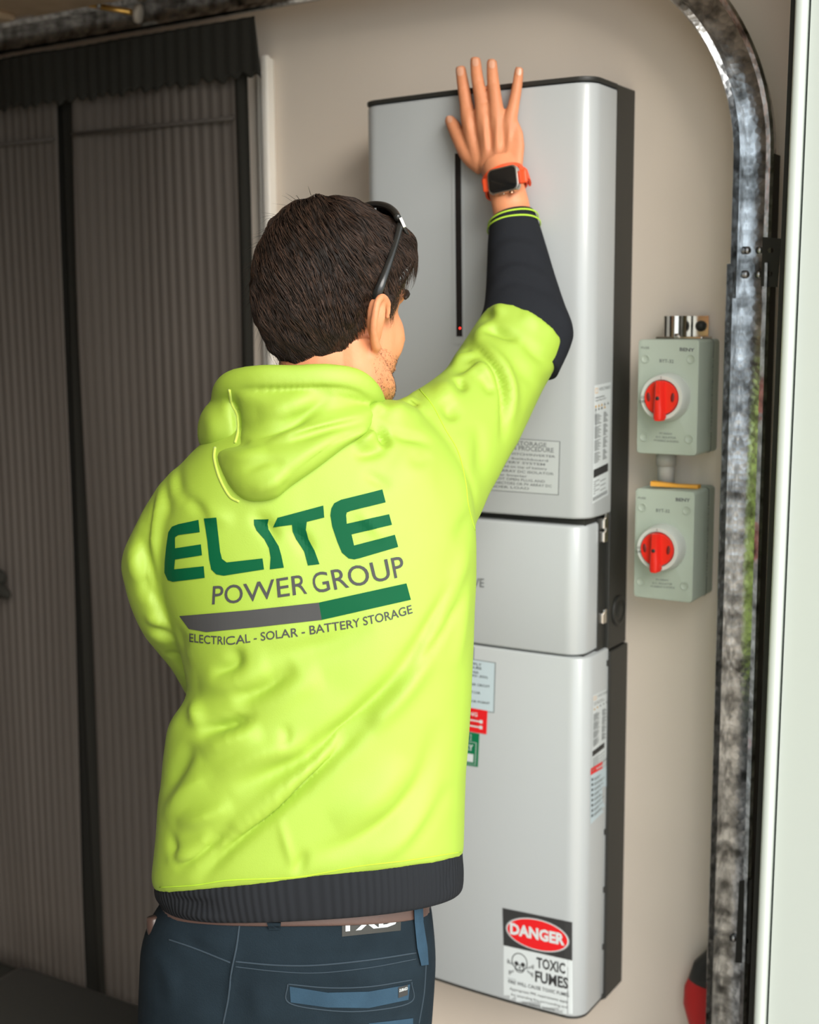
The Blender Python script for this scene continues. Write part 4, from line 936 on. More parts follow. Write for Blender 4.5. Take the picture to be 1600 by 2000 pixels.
folds = [
 # long diagonal pull across the lower back
 (zz(Z1, (240, 1180), (420, 990), (640, 800), (830, 630), (1000, 480), (1110, 380)), 13, -0.0100), (zz(Z1, (330, 1020), (560, 830), (760, 640), (950, 500)), 14, 0.0070),
 (zz(Z1, (150, 1110), (330, 980), (430, 900)), 9, -0.006), (zz(Z1, (430, 740), (700, 610), (900, 480), (1050, 350), (1180, 220), (1320, 30)), 17, -0.0085), (zz(Z1, (300, 690), (560, 560), (800, 520)), 22, 0.0050),
 (zz(Z1, (1080, 450), (1230, 290), (1380, 90)), 16, 0.0045), (zz(Z1, (780, 1060), (1000, 980), (1180, 850), (1330, 660), (1400, 400)), 18, -0.0050), (zz(Z1, (900, 900), (1120, 760), (1260, 600)), 30, 0.0035),
 (zz(Z1, (1050, 1090), (1250, 960), (1420, 760)), 16, 0.003), (zz(Z1, (1230, 1050), (1350, 900), (1460, 700)), 12, -0.0025),
 # waist dents on the left
 (zz(Z1, (260, 455), (380, 440), (480, 400), (490, 370)), 13, -0.0085), (zz(Z1, (240, 510), (170, 620), (90, 760)), 15, -0.0060), (zz(Z1, (240, 300), (250, 380), (262, 440)), 12, 0.005), (zz(Z1, (270, 560), (420, 500), (560, 460)), 20, 0.0055),
 (zz(Z1, (330, 190), (420, 160), (440, 110), (420, 60)), 13, -0.0060), (zz(Z1, (420, 300), (600, 250), (720, 150)), 20, -0.0060), (zz(Z1, (260, 240), (440, 220), (600, 160)), 22, 0.0045), (zz(Z1, (500, 360), (700, 260), (850, 200)), 26, 0.0040),
 (zz(Z1, (130, 930), (150, 1040), (150, 1100)), 8, -0.003), (zz(Z1, (160, 900), (300, 860), (420, 800)), 14, 0.0045), (zz(Z1, (90, 870), (200, 740), (330, 660)), 14, 0.004), (zz(Z1, (110, 1070), (250, 1020), (330, 940)), 10, 0.005),
 (zz(Z1, (640, 860), (680, 1000), (720, 1130)), 6, 0.0018), (zz(Z1, (780, 1030), (740, 1090), (715, 1140)), 9, -0.003), (zz(Z1, (650, 430), (680, 480), (650, 530)), 8, -0.0022), (zz(Z1, (560, 120), (900, 40), (1080, -60)), 22, -0.0032),
 (zz(Z1, (60, 640), (100, 480), (200, 330)), 14, 0.003),
 # right flank
 (zz(Z2, (520, 1890), (640, 1700), (760, 1500), (860, 1300)), 11, -0.0040), (zz(Z2, (600, 1900), (760, 1700), (880, 1480), (930, 1400)), 5, -0.0030), (zz(Z2, (700, 1640), (820, 1420), (900, 1250), (960, 1050)), 14, 0.0030),
 (zz(Z2, (870, 1880), (920, 1560), (960, 1300)), 12, 0.0025), (zz(Z2, (860, 1100), (930, 980), (990, 860)), 14, -0.0020),
 # right shoulder: raised-arm bunching
 (zz(Z2, (330, 330), (390, 380), (425, 440), (440, 490)), 8, -0.0110), (zz(Z2, (340, 290), (360, 250), (420, 225)), 9, 0.0070), (zz(Z2, (420, 300), (480, 260), (600, 250), (660, 320)), 20, 0.0090), (zz(Z2, (430, 380), (540, 420), (640, 440), (720, 490)), 9, -0.0035),
 (zz(Z2, (220, 540), (340, 520), (440, 490)), 9, -0.0040), (zz(Z2, (240, 470), (320, 440), (390, 360)), 10, 0.0060), (zz(Z2, (545, 210), (600, 200), (660, 160)), 10, -0.0080), (zz(Z2, (560, 170), (610, 120), (650, 130)), 14, 0.0080),
 (zz(Z2, (780, 200), (830, 260), (870, 320)), 12, -0.0075), (zz(Z2, (720, 150), (800, 130), (860, 220)), 16, 0.0060), (zz(Z2, (870, 60), (900, 100), (920, 140)), 7, -0.0050), (zz(Z2, (560, 560), (640, 580), (700, 520)), 14, -0.0030),
 (zz(Z2, (280, 650), (380, 700), (460, 750)), 10, -0.0022), (zz(Z2, (470, 560), (600, 640), (760, 640)), 34, 0.0035),
 (zz(Z2, (900, 380), (920, 560), (960, 760), (1000, 1000)), 22, 0.0030), (zz(Z2, (1000, 330), (1020, 500), (1000, 700)), 12, -0.0025),
 # sleeve
 (zz(Z3, (470, 1150), (600, 1270), (700, 1400), (745, 1560), (745, 1750), (720, 1950)), 6.5, -0.0060), (zz(Z3, (500, 1110), (640, 1240), (750, 1390), (800, 1560), (790, 1800)), 11, 0.0055), (zz(Z3, (540, 1070), (660, 1050), (790, 1100), (880, 1130)), 9, -0.0060),
 (zz(Z3, (640, 960), (700, 900), (760, 860)), 11, 0.0050), (zz(Z3, (540, 960), (620, 930), (660, 900)), 9, -0.0055), (zz(Z3, (480, 1130), (580, 1070), (660, 1010)), 11, 0.0055), (zz(Z3, (860, 930), (960, 980), (1040, 1060)), 14, 0.0030),
 (zz(Z3, (340, 1220), (450, 1200), (480, 1165)), 8, -0.0050), (zz(Z3, (330, 1390), (470, 1300), (580, 1290)), 10, -0.0060), (zz(Z3, (310, 1330), (400, 1260), (520, 1240)), 12, 0.0050), (zz(Z3, (400, 1380), (520, 1340), (600, 1400), (650, 1500)), 10, 0.0050),
 (zz(Z3, (560, 1410), (620, 1480), (650, 1560)), 10, -0.0050), (zz(Z3, (860, 1120), (1000, 1250), (1130, 1340)), 11, -0.0030), (zz(Z3, (800, 1320), (920, 1420), (1020, 1500)), 12, -0.0022), (zz(Z3, (1080, 1380), (1050, 1560), (960, 1760), (900, 1950)), 12, -0.0030), (zz(Z3, (380, 1430), (400, 1500), (390, 1560)), 8, -0.004),
 # yoke, left shoulder and left sleeve
 (zz(Z7, (390, 250), (380, 420), (400, 600)), 9, -0.0022), (zz(Z7, (470, 180), (470, 330), (520, 500)), 9, -0.0017), (zz(Z7, (430, 200), (420, 350), (450, 480)), 9, 0.0017), (zz(Z7, (330, 260), (270, 480), (235, 680), (240, 830), (280, 1000), (320, 1180), (380, 1320)), 8, -0.0055), (zz(Z7, (360, 330), (300, 520), (275, 700), (300, 900)), 12, 0.0028),
 (zz(Z7, (170, 660), (220, 830), (225, 1000), (215, 1180)), 9, -0.0039), (zz(Z7, (130, 760), (150, 900), (170, 1050)), 14, 0.0028), (zz(Z7, (240, 1000), (270, 1120), (330, 1190)), 8, -0.0028), (zz(Z7, (210, 1345), (300, 1370), (400, 1420), (450, 1450)), 7, -0.0033), (zz(Z7, (230, 1300), (330, 1320), (400, 1340)), 10, 0.0036),
 (zz(Z7, (230, 1400), (330, 1440), (430, 1480)), 14, 0.0028), (zz(Z7, (370, 1545), (430, 1560), (470, 1560)), 6, -0.0028), (zz(Z7, (480, 1380), (500, 1450), (520, 1540)), 9, -0.0019), (zz(Z7, (440, 1330), (470, 1420), (480, 1560), (540, 1700)), 9, -0.0028),
 # print area: vertical crumple that bends the letters
 (zz(Z4, (560, 860), (640, 930), (700, 1010)), 13, -0.0035), (zz(Z4, (760, 930), (830, 1000), (880, 1080)), 12, -0.0030), (zz(Z4, (290, 830), (370, 870), (470, 900)), 14, 0.0028), (zz(Z4, (1110, 840), (1200, 930), (1260, 1000)), 10, 0.0018), (zz(Z4, (210, 760), (300, 850), (330, 900)), 9, -0.0030),
]
sculpt(hoodie_me, [(a, b, c*2.0)+tuple(r) for a, b, c, *r in folds]); relax(hoodie_me, 3)
V, N = get_vn(hoodie_me)
nz_ = np.array([noise.noise(Vector(v*11.0))*0.0016+noise.noise(Vector(v*28.0))*0.0006 for v in V])
set_v(hoodie_me, V+N*nz_[:, None])

# hood lying on the back of the neck
bUnder = bvh_of(hoodie)
def tb(x, y, t0):
    g = t0+0.055*((x-585)/200.0)**2+0.00004*(y-860); h = cast(bUnder, x, y)
    if h is None: return g
    return min(g, float((h[0]-CAM)@CF)+0.003)
def pillow(outline, t0, Hh, free=False, n=84, m=16, p=2.4, back=0.04, cen=None):
    tb = (lambda x, y, t: t+0.055*((x-585)/200.0)**2) if free else globals()['tb']; ol = smoothpath(outline, n, True); c = np.array(cen) if cen else ol.mean(0); rings = []
    prof = [(s, math.sqrt(max(0, 1-s**p))) for s in np.linspace(0.03, 1.0, m)]
    for s, hgt in prof: rings.append([P(*(c+(q-c)*s), tb(*(c+(q-c)*s), t0)-Hh*hgt) for q in ol])
    for s in (0.95, 0.6, 0.03): rings.append([P(*(c+(q-c)*s), tb(*(c+(q-c)*s), t0))+CF*back*(1-s**2) for q in ol])
    return stitch(rings)
h_low = pillow([(424, 884), (470, 866), (560, 846), (640, 826), (700, 812), (728, 818), (722, 842), (680, 870), (620, 915), (570, 950), (535, 976), (486, 980), (455, 960), (432, 922)], 1.568, 0.034, cen=(540, 905))
h_up = pillow([(446, 760), (520, 752), (600, 750), (680, 754), (722, 790), (730, 818), (690, 845), (600, 880), (520, 895), (465, 880), (466, 840), (462, 800)], 1.574, 0.030, cen=(585, 815))
h_left = pillow([(446, 762), (466, 790), (476, 830), (474, 868), (450, 890), (410, 890), (388, 866), (386, 828), (400, 794), (424, 776)], 1.600, 0.040, True, cen=(432, 830))
col_pts = [(452, 800, 1.68, 0.016), (440, 776, 1.640, 0.0165), (456, 752, 1.596, 0.0170), (510, 741, 1.566, 0.0165), (575, 741, 1.556, 0.0165), (640, 740, 1.556, 0.0170), (690, 748, 1.570, 0.0170), (718, 768, 1.596, 0.0160), (730, 792, 1.640, 0.0150), (728, 806, 1.70, 0.015)]
h_col = tube([P(x, y, t) for x, y, t, r in col_pts], [r*1.1 for *_, r in col_pts], 18, 6, flat=(CF, 0.7))
hood_me = remesh([h_low, h_up, h_left, h_col], 0.0032, 5, 0.5)
hood = mesh_obj('hood', hood_me, M_hoodie, hoodie)
hood_folds = [(zz(Z4, (490, 500), (700, 430), (900, 300), (990, 240)), 13, -0.0110), (zz(Z4, (470, 215), (700, 215), (1000, 212), (1120, 235), (1200, 290)), 6, -0.0045), (zz(Z4, (600, 340), (760, 300), (900, 240)), 20, 0.0050), (zz(Z4, (520, 380), (640, 370), (760, 330)), 20, 0.0040),
    (zz(Z4, (480, 510), (700, 470), (900, 420), (1170, 350)), 10, 0.0060), (zz(Z4, (760, 480), (950, 420), (1170, 365)), 8, -0.0060), (zz(Z4, (700, 770), (800, 640), (980, 500), (1150, 400)), 12, -0.0060), (zz(Z4, (720, 700), (860, 570), (1050, 450)), 12, 0.0050), (zz(Z4, (440, 640), (560, 680), (700, 640)), 26, 0.0040),
    (zz(Z4, (520, 640), (640, 590), (740, 600)), 9, -0.0030), (zz(Z4, (320, 320), (360, 420), (340, 520)), 16, 0.0040), (zz(Z4, (470, 230), (485, 340), (490, 440), (470, 500)), 7, -0.0050), (zz(Z4, (380, 520), (470, 500), (560, 485)), 7, -0.0060), (zz(Z4, (560, 750), (680, 700), (760, 640)), 12, 0.0040), (zz(Z4, (420, 560), (520, 560), (640, 520)), 14, 0.004)]
sculpt(hood_me, hood_folds); relax(hood_me, 1)
bHood = bvh_of(hood, hoodie)
def on_surface(pts, bvh, off, n):
    q = smoothpath(pts, n); out = []
    for x, y in q:
        h = cast(bvh, x, y)
        if h: out.append(h[0]+h[1]*off)
    return out
for pts in (zz(Z4, (450, 215), (462, 290), (490, 350), (495, 430), (480, 495)), zz(Z4, (375, 520), (372, 580), (400, 680), (450, 770), (500, 800))):
    s = on_surface(pts, bHood, 0.0006, 26); obj('piping', tube(s, 0.0017, 8), M_piping, hood)
# stitched seams: yoke seam on the right shoulder, hem, hood rim
bHo = bvh_of(hoodie)
M_stitch = mat('yellow_stitch', (0.42, 0.66, 0.03), 0.8)
for pts in (zz(Z2, (640, 130), (720, 230), (800, 380), (880, 520), (925, 700), (945, 860), (985, 1010)),):
    s = on_surface(pts, bHo, 0.0002, 60); obj('shoulder_seam', tube(s, 0.0007, 6), M_stitch, hoodie)
s = on_surface([(312, 1733), (380, 1729), (450, 1719), (580, 1713), (700, 1692), (800, 1680), (900, 1664)], bHo, 0.0002, 80)
if len(s) > 4: obj('hem_seam', tube(s, 0.0007, 6), M_stitch, hoodie)
# back print ---------------------------------------------------------------
E1 = [(388.6, 1015.6), (391.1, 1039.3), (349, 1045), (342.8, 1049.5), (343, 1070.9), (393.3, 1063.2), (395.5, 1084.4), (343, 1092.6), (341.3, 1111.9), (398.8, 1105.8), (400.7, 1128.4), (338.3, 1136.1), (328.7, 1132.8), (322.3, 1118.2), (322.9, 1097.6), (325.9, 1067.3), (330, 1039.8), (336.9, 1028.8), (349.3, 1023.9)]
L_ = zz(Z4, (318, 888), (382, 882), (392, 970), (402, 1060), (412, 1098), (436, 1116), (622, 1095), (630, 1152), (420, 1185), (382, 1178), (356, 1152), (345, 1100), (335, 1000))
I_ = zz(Z4, (576, 893), (655, 890), (649, 915), (652, 945), (680, 990), (706, 1032), (720, 1080), (733, 1143), (660, 1152), (664, 1090), (655, 1040), (630, 995), (590, 950), (577, 920))
T_ = zz(Z4, (700, 884), (938, 820), (943, 882), (852, 905), (848, 945), (862, 995), (893, 1055), (918, 1125), (858, 1132), (838, 1060), (795, 995), (778, 955), (775, 920), (678, 933))
E2 = zz(Z4, (1245, 737), (1262, 803), (1080, 848), (1060, 856), (1057, 870), (1060, 915), (1280, 865), (1295, 920), (1085, 970), (1098, 1028), (1310, 972), (1327, 1035), (1130, 1093), (1100, 1100), (1070, 1095), (1035, 1065), (1012, 1010), (985, 930), (975, 870), (980, 835), (995, 808), (1030, 790))
pr = [lay(*fill2d([lp]), bHo, 0.0009, 7, 0) for lp in (E1, L_, I_, T_, E2)]
pr.append(lay(*fill2d([zz(Z4, (915, 1325), (1370, 1225), (1393, 1310), (930, 1415))]), bHo, 0.0009, 7, 0))
pr.append(lay(*fill2d([zz(Z4, (190, 1395), (550, 1365), (915, 1325), (930, 1415), (600, 1452), (330, 1478), (240, 1462))]), bHo, 0.0009, 7, 1))
def warp(s, knots, bold, spacing=1.0):
    """knots: (u, xb, yb, xt, yt) along the text"""
    V, Fc = text2d(s, bold, spacing, res=4); UV = unit(V); K = np.array(knots, float)
    u = UV[:, 0]; g = lambda i: np.interp(u, K[:, 0], K[:, i]); v = UV[:, 1]
    xy = np.stack([g(1)*(1-v)+g(3)*v, g(2)*(1-v)+g(4)*v], 1)
    return lay(xy, Fc, bHo, 0.0009, 7, 1)
pr.append(warp('POWER GROUP', [(0, 415, 1180, 417, 1144), (0.18, 478, 1176, 476, 1140), (0.45, 590, 1160, 586, 1122), (0.56, 624, 1157, 617, 1118), (0.8, 716, 1141, 706, 1102), (0.93, 768, 1130, 760, 1090), (1.0, 792, 1124, 785, 1085)], 0.004))
pr.append(warp('ELECTRICAL - SOLAR - BATTERY STORAGE', [(0, 371, 1253, 371, 1236.5), (0.1, 408, 1257, 408, 1241), (0.2, 446, 1259, 446, 1243), (0.24, 470, 1257, 469, 1240), (0.42, 547, 1246, 546, 1230), (0.47, 572, 1244, 571, 1227), (0.72, 689, 1226, 687, 1210), (0.9, 764, 1210, 761, 1193), (1, 806, 1197, 803, 1181)], 0.008))
obj('back_print', join(*pr), [M_green, M_grey], hoodie, False)['label'] = 'green and grey company lettering'

# ribbed hem band, navy sleeve, striped cuff
def ribbed(name, base, uvscale):
    M = mat(name, base, 0.9, spec=0.12)
    nt = M.node_tree; b = nt.nodes['Principled BSDF']; uv = nt.nodes.new('ShaderNodeUVMap')
    w = nt.nodes.new('ShaderNodeTexWave'); w.bands_direction = 'X'; w.inputs['Scale'].default_value = uvscale; w.inputs['Distortion'].default_value = 0.2
    bp = nt.nodes.new('ShaderNodeBump'); bp.inputs['Strength'].default_value = 0.6; bp.inputs['Distance'].default_value = 0.0015
    nt.links.new(uv.outputs[0], w.inputs['Vector']); nt.links.new(w.outputs['Fac'], bp.inputs['Height']); nt.links.new(bp.outputs[0], b.inputs['Normal'])
    return M
def loft_uv(name, specs, sub, m, parent, e=2.4, n=96, caps=True):
    S = np.array([list(s)+[0]*(8-len(s)) for s in specs], float); S = smoothpath(S, (len(S)-1)*sub+1)
    rings = [ring_px((s[0], s[1]), (s[2], s[3]), s[4], s[5], (s[6], s[7]), e, n) for s in S]
    V, Fc = stitch(rings, caps); o = obj(name, (V, Fc), m, parent)
    uv = o.data.uv_layers.new(name='UVMap'); nr = len(rings)
    for p in o.data.polygons:
        for li, vi in zip(p.loop_indices, p.vertices):
            j, i = vi % n, vi//n; u = j/n
            if len(p.vertices) == 4 and j == 0 and any(v % n == n-1 for v in p.vertices): u = 1.0
            uv.data[li].uv = (u, i/nr)
    return fix_normals(o)
M_rib = ribbed('navy_ribbed_knit', (0.0165, 0.018, 0.021), 38)
band = loft_uv('hem_band', [(306, 1722, 903, 1650, 1.672, 0.116, 0, 10), (301, 1738, 904, 1672, 1.672, 0.123, 0, 13), (303, 1752, 906, 1700, 1.672, 0.126, 0, 20), (310, 1762, 905, 1728, 1.673, 0.127, 0, 34), (318, 1772, 899, 1738, 1.674, 0.125, 0, 42), (330, 1770, 885, 1738, 1.675, 0.118, 0, 41)], 5, M_rib, hoodie)
sculpt(band.data, [([(320, 1752), (380, 1765), (420, 1758)], 10, -0.005), ([(330, 1778), (400, 1790), (450, 1795)], 8, 0.004), ([(880, 1690), (875, 1720), (868, 1745)], 6, -0.003)])
slv = loft_uv('forearm_sleeve', [(925, 655, 1088, 735, 1.862, 0.046, 18, -24), (942, 612, 1112, 682, 1.886, 0.049, 20, -26), (948, 592, 1117, 650, 1.898, 0.049, 18, -26), (951, 560, 1101, 600, 1.918, 0.047, 14, -22), (952, 520, 1084, 545, 1.935, 0.043, 10, -20), (953, 480, 1070, 495, 1.950, 0.040, 6, -20), (955, 450, 1056, 448, 1.962, 0.037, 3, -22), (957, 436, 1046, 420, 1.968, 0.034, 2, -24)], 8, mat('navy_sleeve_knit', (0.0150, 0.0165, 0.0200), 0.9, spec=0.12, bump=0.3, bscale=500), hoodie, 2.2, 64)
sculpt(slv.data, [([(953, 500), (1000, 478), (1070, 492)], 8, 0.0035), ([(952, 530), (1010, 505), (1080, 530)], 8, -0.003), ([(952, 550), (1010, 525), (1088, 556)], 8, 0.0035), ([(952, 575), (1010, 548), (1095, 580)], 8, -0.003), ([(955, 480), (1000, 458), (1062, 470)], 7, -0.0025), ([(1060, 590), (1085, 625), (1112, 650)], 9, -0.003), ([(1070, 570), (1095, 610), (1118, 640)], 9, 0.003)])
M_lime = mat('lime_stripe', (0.42, 0.66, 0.04), 0.8)
for k, (s1, s2) in enumerate((((955.5, 444, 1051.5, 434), 1.965), ((956.5, 437, 1047, 422), 1.968))) if False else enumerate((((955, 448, 1053, 438), 1.9655), ((956.5, 439, 1048.5, 425), 1.9675))):
    r0 = ring_px((s1[0]-2.5, s1[1]), (s1[2]+2.5, s1[3]), s2, 0.0380 if k == 0 else 0.0368, (3, -23), 2.2, 64)
    V = []; Fc = []
    pts = np.array(r0); c = pts.mean(0)
    tg = nrm(P(1002, 420, 1.968)-P(1010, 520, 1.945))
    rings = [[p-tg*0.0014 for p in pts], [p+nrm(p-c)*0.0012 for p in pts], [p+tg*0.0014 for p in pts], [p-nrm(p-c)*0.001 for p in pts], [p-tg*0.0014 for p in pts]]
    fix_normals(obj('cuff_stripe', stitch(rings, False), M_lime, hoodie))

# ---- work trousers
M_belt = mat('brown_leather', (0.095, 0.055, 0.045), 0.45, bump=0.2, bscale=150)
tz = loft_px([(345, 1700, 828, 1690, 1.678, 0.106, 0, 20), (326, 1745, 836, 1738, 1.680, 0.112, 0, 26), (292, 1800, 844, 1782, 1.684, 0.120, 0, 26), (276, 1850, 850, 1842, 1.690, 0.126, 0, 22), (272, 1900, 851, 1895, 1.696, 0.130, 0, 16), (269, 2000, 844, 1998, 1.708, 0.130, 0, 8), (272, 2080, 836, 2080, 1.718, 0.125, 0, 0)], 5, e=2.5)
def legring(c, a, b): return [np.asarray(c)+CR*a*math.cos(2*PI*k/32)+nrm(CF*[1, 1, 0])*b*math.sin(2*PI*k/32) for k in range(32)]
legs = []
feet = []
for s in (-1, 1):
    top = P(558+s*142, 2040, 1.712); z0 = top[2]
    base = np.array([top[0], top[1], 0.0])+nrm(CR*[1, 1, 0])*s*0.03+nrm(CF*[1, 1, 0])*(0.02+0.06*(s < 0)); feet.append(base)
    R_ = []
    for u, a, b in ((0, 0.090, 0.115), (0.15, 0.092, 0.108), (0.35, 0.082, 0.094), (0.55, 0.070, 0.078), (0.75, 0.066, 0.072), (0.93, 0.064, 0.070), (0.95, 0.060, 0.066)):
        c = top+(base-top)*u; R_.append(legring(c, a, b))
    legs.append(stitch(R_))
tr_me = remesh([tz]+legs, 0.0055, 4, 0.5)
trousers = mesh_obj('trousers', tr_me, M_denim, person); trousers['label'] = 'dark navy work trousers'
sculpt(tr_me, [([(465, 1830), (460, 1880), (448, 1940), (440, 1998)], 5, 0.003), ([(350, 1830), (400, 1860), (440, 1872)], 12, -0.003), ([(300, 1850), (330, 1900), (340, 1980)], 16, 0.004), ([(520, 1900), (500, 1950), (520, 2000)], 18, 0.003), ([(700, 1985), (760, 1990), (820, 1980)], 12, -0.002), ([(560, 1860), (640, 1868), (740, 1860)], 10, -0.0015)])
bTr = bvh_of(trousers)
def seam(name, pts, r, m, parent, off=0.0003, n=50):
    s = on_surface(pts, bTr, off, n)
    if len(s) > 3: return obj(name, tube(s, r, 6), m, parent)
seam('centre_seam', [(468, 1805), (462, 1850), (452, 1900), (446, 1950), (436, 1999)], 0.0013, M_seam, trousers)
seam('yoke_seam', [(330, 1835), (380, 1852), (450, 1880)], 0.0011, M_seam, trousers)
seam('yoke_seam', [(460, 1878), (540, 1885), (620, 1885), (720, 1875), (812, 1861)], 0.0011, M_seam, trousers)
seam('yoke_seam', [(460, 1888), (540, 1897), (620, 1900), (720, 1890), (812, 1873)], 0.0007, M_seam, trousers)
seam('side_seam', [(832, 1880), (828, 1940), (818, 1999)], 0.0010, M_seam, trousers)
def patch(name, loop, m, parent, off, step=8, th=None): return obj(name, lay(*fill2d([loop]), bTr, off, step), m, parent)
pk = patch('back_pocket', [(566, 1926), (640, 1938), (720, 1936), (800, 1922), (797, 1952), (720, 1968), (640, 1967), (568, 1957)], M_denim2, trousers, 0.0010)
patch('back_pocket', [(720, 1998), (760, 1994), (806, 1988), (806, 1999.5), (720, 1999.5)], M_denim2, trousers, 0.0010)
seam('pocket_stitch', [(562, 1922), (564, 1958), (640, 1973), (720, 1974), (802, 1957), (804, 1918)], 0.0009, M_seam, trousers)
seam('pocket_stitch', [(562, 1922), (640, 1929), (720, 1927), (804, 1914)], 0.0009, M_seam, trousers)
bTp = bTr
q = [(777, 1948), (795, 1942), (795, 1922), (777, 1927)]
obj('pocket_tag', join(lay(*fill2d([q]), bTr, 0.0018, 8, 0), textq('DURAGO', subq(q, 0.08, 0.95, 0.55, 0.82), bTr, 0.0023, 1, 0.02)), [M_ink, M_paper], pk, False)
# belt, loops and waist patch
bl = loft_px([(332, 1736, 834, 1732, 1.680, 0.114, 0, 26), (328, 1741, 836, 1735, 1.680, 0.1165, 0, 27), (308, 1776, 842, 1774, 1.683, 0.1225, 0, 29), (312, 1782, 840, 1779, 1.683, 0.120, 0, 29)], 4, e=2.5, n=72)
belt = obj('belt', bl, M_belt, trousers); fix_normals(belt)
bBt = bvh_of(trousers, belt)
def raised(name, loop, m, parent, off0, th, step=6):
    V, Fc = cut(*fill2d([loop]), step); hs = [cast(bBt, x, y) for x, y in V]
    if any(h is None for h in hs): return None
    bm = bmesh.new(); vs = [bm.verts.new(h[0]+h[1]*off0) for h in hs]
    for f in Fc:
        bm.faces.new([vs[i] for i in f])
    r = bmesh.ops.extrude_face_region(bm, geom=bm.faces[:])
    for v in r['geom']:
        if isinstance(v, bmesh.types.BMVert): v.co -= Vector(CF)*th
    bmesh.ops.recalc_face_normals(bm, faces=bm.faces); me = bpy.data.meshes.new(name); bm.to_mesh(me); bm.free(); me.materials.append(m)
    o = bpy.data.objects.new(name, me); col.objects.link(o); return attach(o, parent)
raised('belt_loop', [(808, 1772), (825, 1768), (826, 1800), (834, 1850), (836, 1882), (822, 1884), (814, 1850), (809, 1800)], M_denim2, trousers, 0.001, 0.0035)
raised('belt_loop', [(522, 1800), (549, 1801), (548, 1814), (526, 1814)], M_denim, trousers, 0.001, 0.003)
q = [(668, 1829), (782, 1817), (783, 1772), (668, 1784)]
obj('waist_patch', join(lay(*fill2d([q]), bTr, 0.0009, 8, 0), textq('FXD', subq(q, 0.06, 0.95, 0.24, 0.84), bTr, 0.0016, 1, 0.03, step=8)), [M_black, M_paper], trousers, False)
# things clipped at the left hip
hipo = [P(300, 1790, 1.655), P(304, 1815, 1.655), P(312, 1850, 1.66)]
setp(obj('belt_pouch', join(tube(hipo, [0.009, 0.011, 0.008], 12, 4), tube([P(303, 1830, 1.645), P(308, 1842, 1.646)], 0.005, 8)), mat('brown_handle', (0.06, 0.035, 0.028), 0.35)), 'small dark brown pouch tucked at the left hip above the trousers', 'pouch')
for base in feet:
    f_ = nrm(CF*[1, 1, 0]); r_ = nrm(CR*[1, 1, 0]); R_ = []
    for u, w, h0, hh in ((-0.09, 0.030, 0.0, 0.05), (-0.07, 0.040, 0, 0.10), (0.0, 0.045, 0, 0.115), (0.06, 0.047, 0, 0.085), (0.13, 0.050, 0, 0.062), (0.18, 0.042, 0, 0.050), (0.20, 0.022, 0, 0.035)):
        R_.append([base+f_*u+r_*w*sup(math.cos(2*PI*k/24), 3)+np.array([0, 0, hh/2+hh/2*sup(math.sin(2*PI*k/24), 3)]) for k in range(24)])
    b_ = obj('boot', stitch(R_), mat('brown_boot_leather', (0.07, 0.045, 0.03), 0.6), person); fix_normals(b_)

# ---- sunglasses pushed up on the head
M_gl = mat('black_frame', (0.016, 0.016, 0.015), 0.25); M_lens = mat('dark_lens', (0.01, 0.01, 0.012), 0.08, spec=0.8)
HG = P(784, 436, 1.600)
sg = empty('sunglasses', HG, 'black sunglasses pushed up onto the dark brown hair', 'sunglasses')
hg2 = HG-HR*0.150+HU*0.0
tipR = P(722, 606, 1.560); midR = P(752, 528, 1.560)
bHair = bvh_of(hair, hs)
def off_hair(x, y, d=0.003):
    h = cast(bHair, x, y); return (h[0]-CF*d+HR*0.001) if h else P(x, y, 1.60)
HG = off_hair(783, 436, 0.004); tipR = off_hair(724, 606, 0.014); A1, A2, A3 = off_hair(774, 468), off_hair(757, 520), off_hair(737, 575, 0.009)
obj('temple_arm', tube([HG, A1, A2, A3, tipR], [0.0042, 0.0042, 0.0045, 0.0058, 0.0062], 10, 6, flat=(CF, 0.45)), M_gl, sg)
dl = -HR*0.162
obj('temple_arm', tube([HG+dl, A1+dl, A2+dl, A3+dl, tipR+dl], [0.0030, 0.0028, 0.0030, 0.0040, 0.0045], 10, 6), M_gl, sg)
gf = nrm(HF*0.75+HU*0.65); gu = nrm(HU*0.75-HF*0.65)   # direction the lenses face / their own up
cg = HG-HR*0.075
def gp(r, u, f): return cg+HR*r+gu*u+gf*f
def curve_f(r): return 0.036*(1-(r/0.075)**2)
top = [gp(r, 0.012-0.004*abs(r)/0.075, curve_f(r)) for r in np.linspace(-0.076, 0.076, 15)]
obj('brow_bar', tube(top, 0.0045, 10, 2), M_gl, sg)
for s in (-1, 1):
    lp = [(s*(0.036+0.031*sup(math.cos(2*PI*k/28), 3)), -0.010+0.022*sup(math.sin(2*PI*k/28), 2.8)) for k in range(28)]
    ring_ = [gp(r, u, curve_f(r)) for r, u in lp]
    rim = obj('rim', tube(ring_+[ring_[0], ring_[1]], 0.0026, 8), M_gl, sg)
    V = []; cpt = (s*0.036, -0.010)
    rr = [[gp(cpt[0]+(r-cpt[0])*k, cpt[1]+(u-cpt[1])*k, curve_f(cpt[0]+(r-cpt[0])*k)+dz) for r, u in lp] for k, dz in ((0.02, 0.0008), (0.35, 0.0008), (0.7, 0.0008), (1, 0.0008), (1, -0.0008), (0.7, -0.0008), (0.35, -0.0008), (0.02, -0.0008))]
    fix_normals(obj('lens', stitch(rr), M_lens, rim))
hgp = P(787, 437, 1.597)
obj('hinge_plate', xform(box(-0.0022, 0.0022, -0.0012, 0.0012, -0.007, 0.007, 0.0008), frame(HG-CF*0.004+CR*0.002, CR*0.9+CU*0.4, CF, nrm(CU*0.9-CR*0.4))), mat('silver_plate', (0.45, 0.43, 0.40), 0.35, metal=1), sg, False)

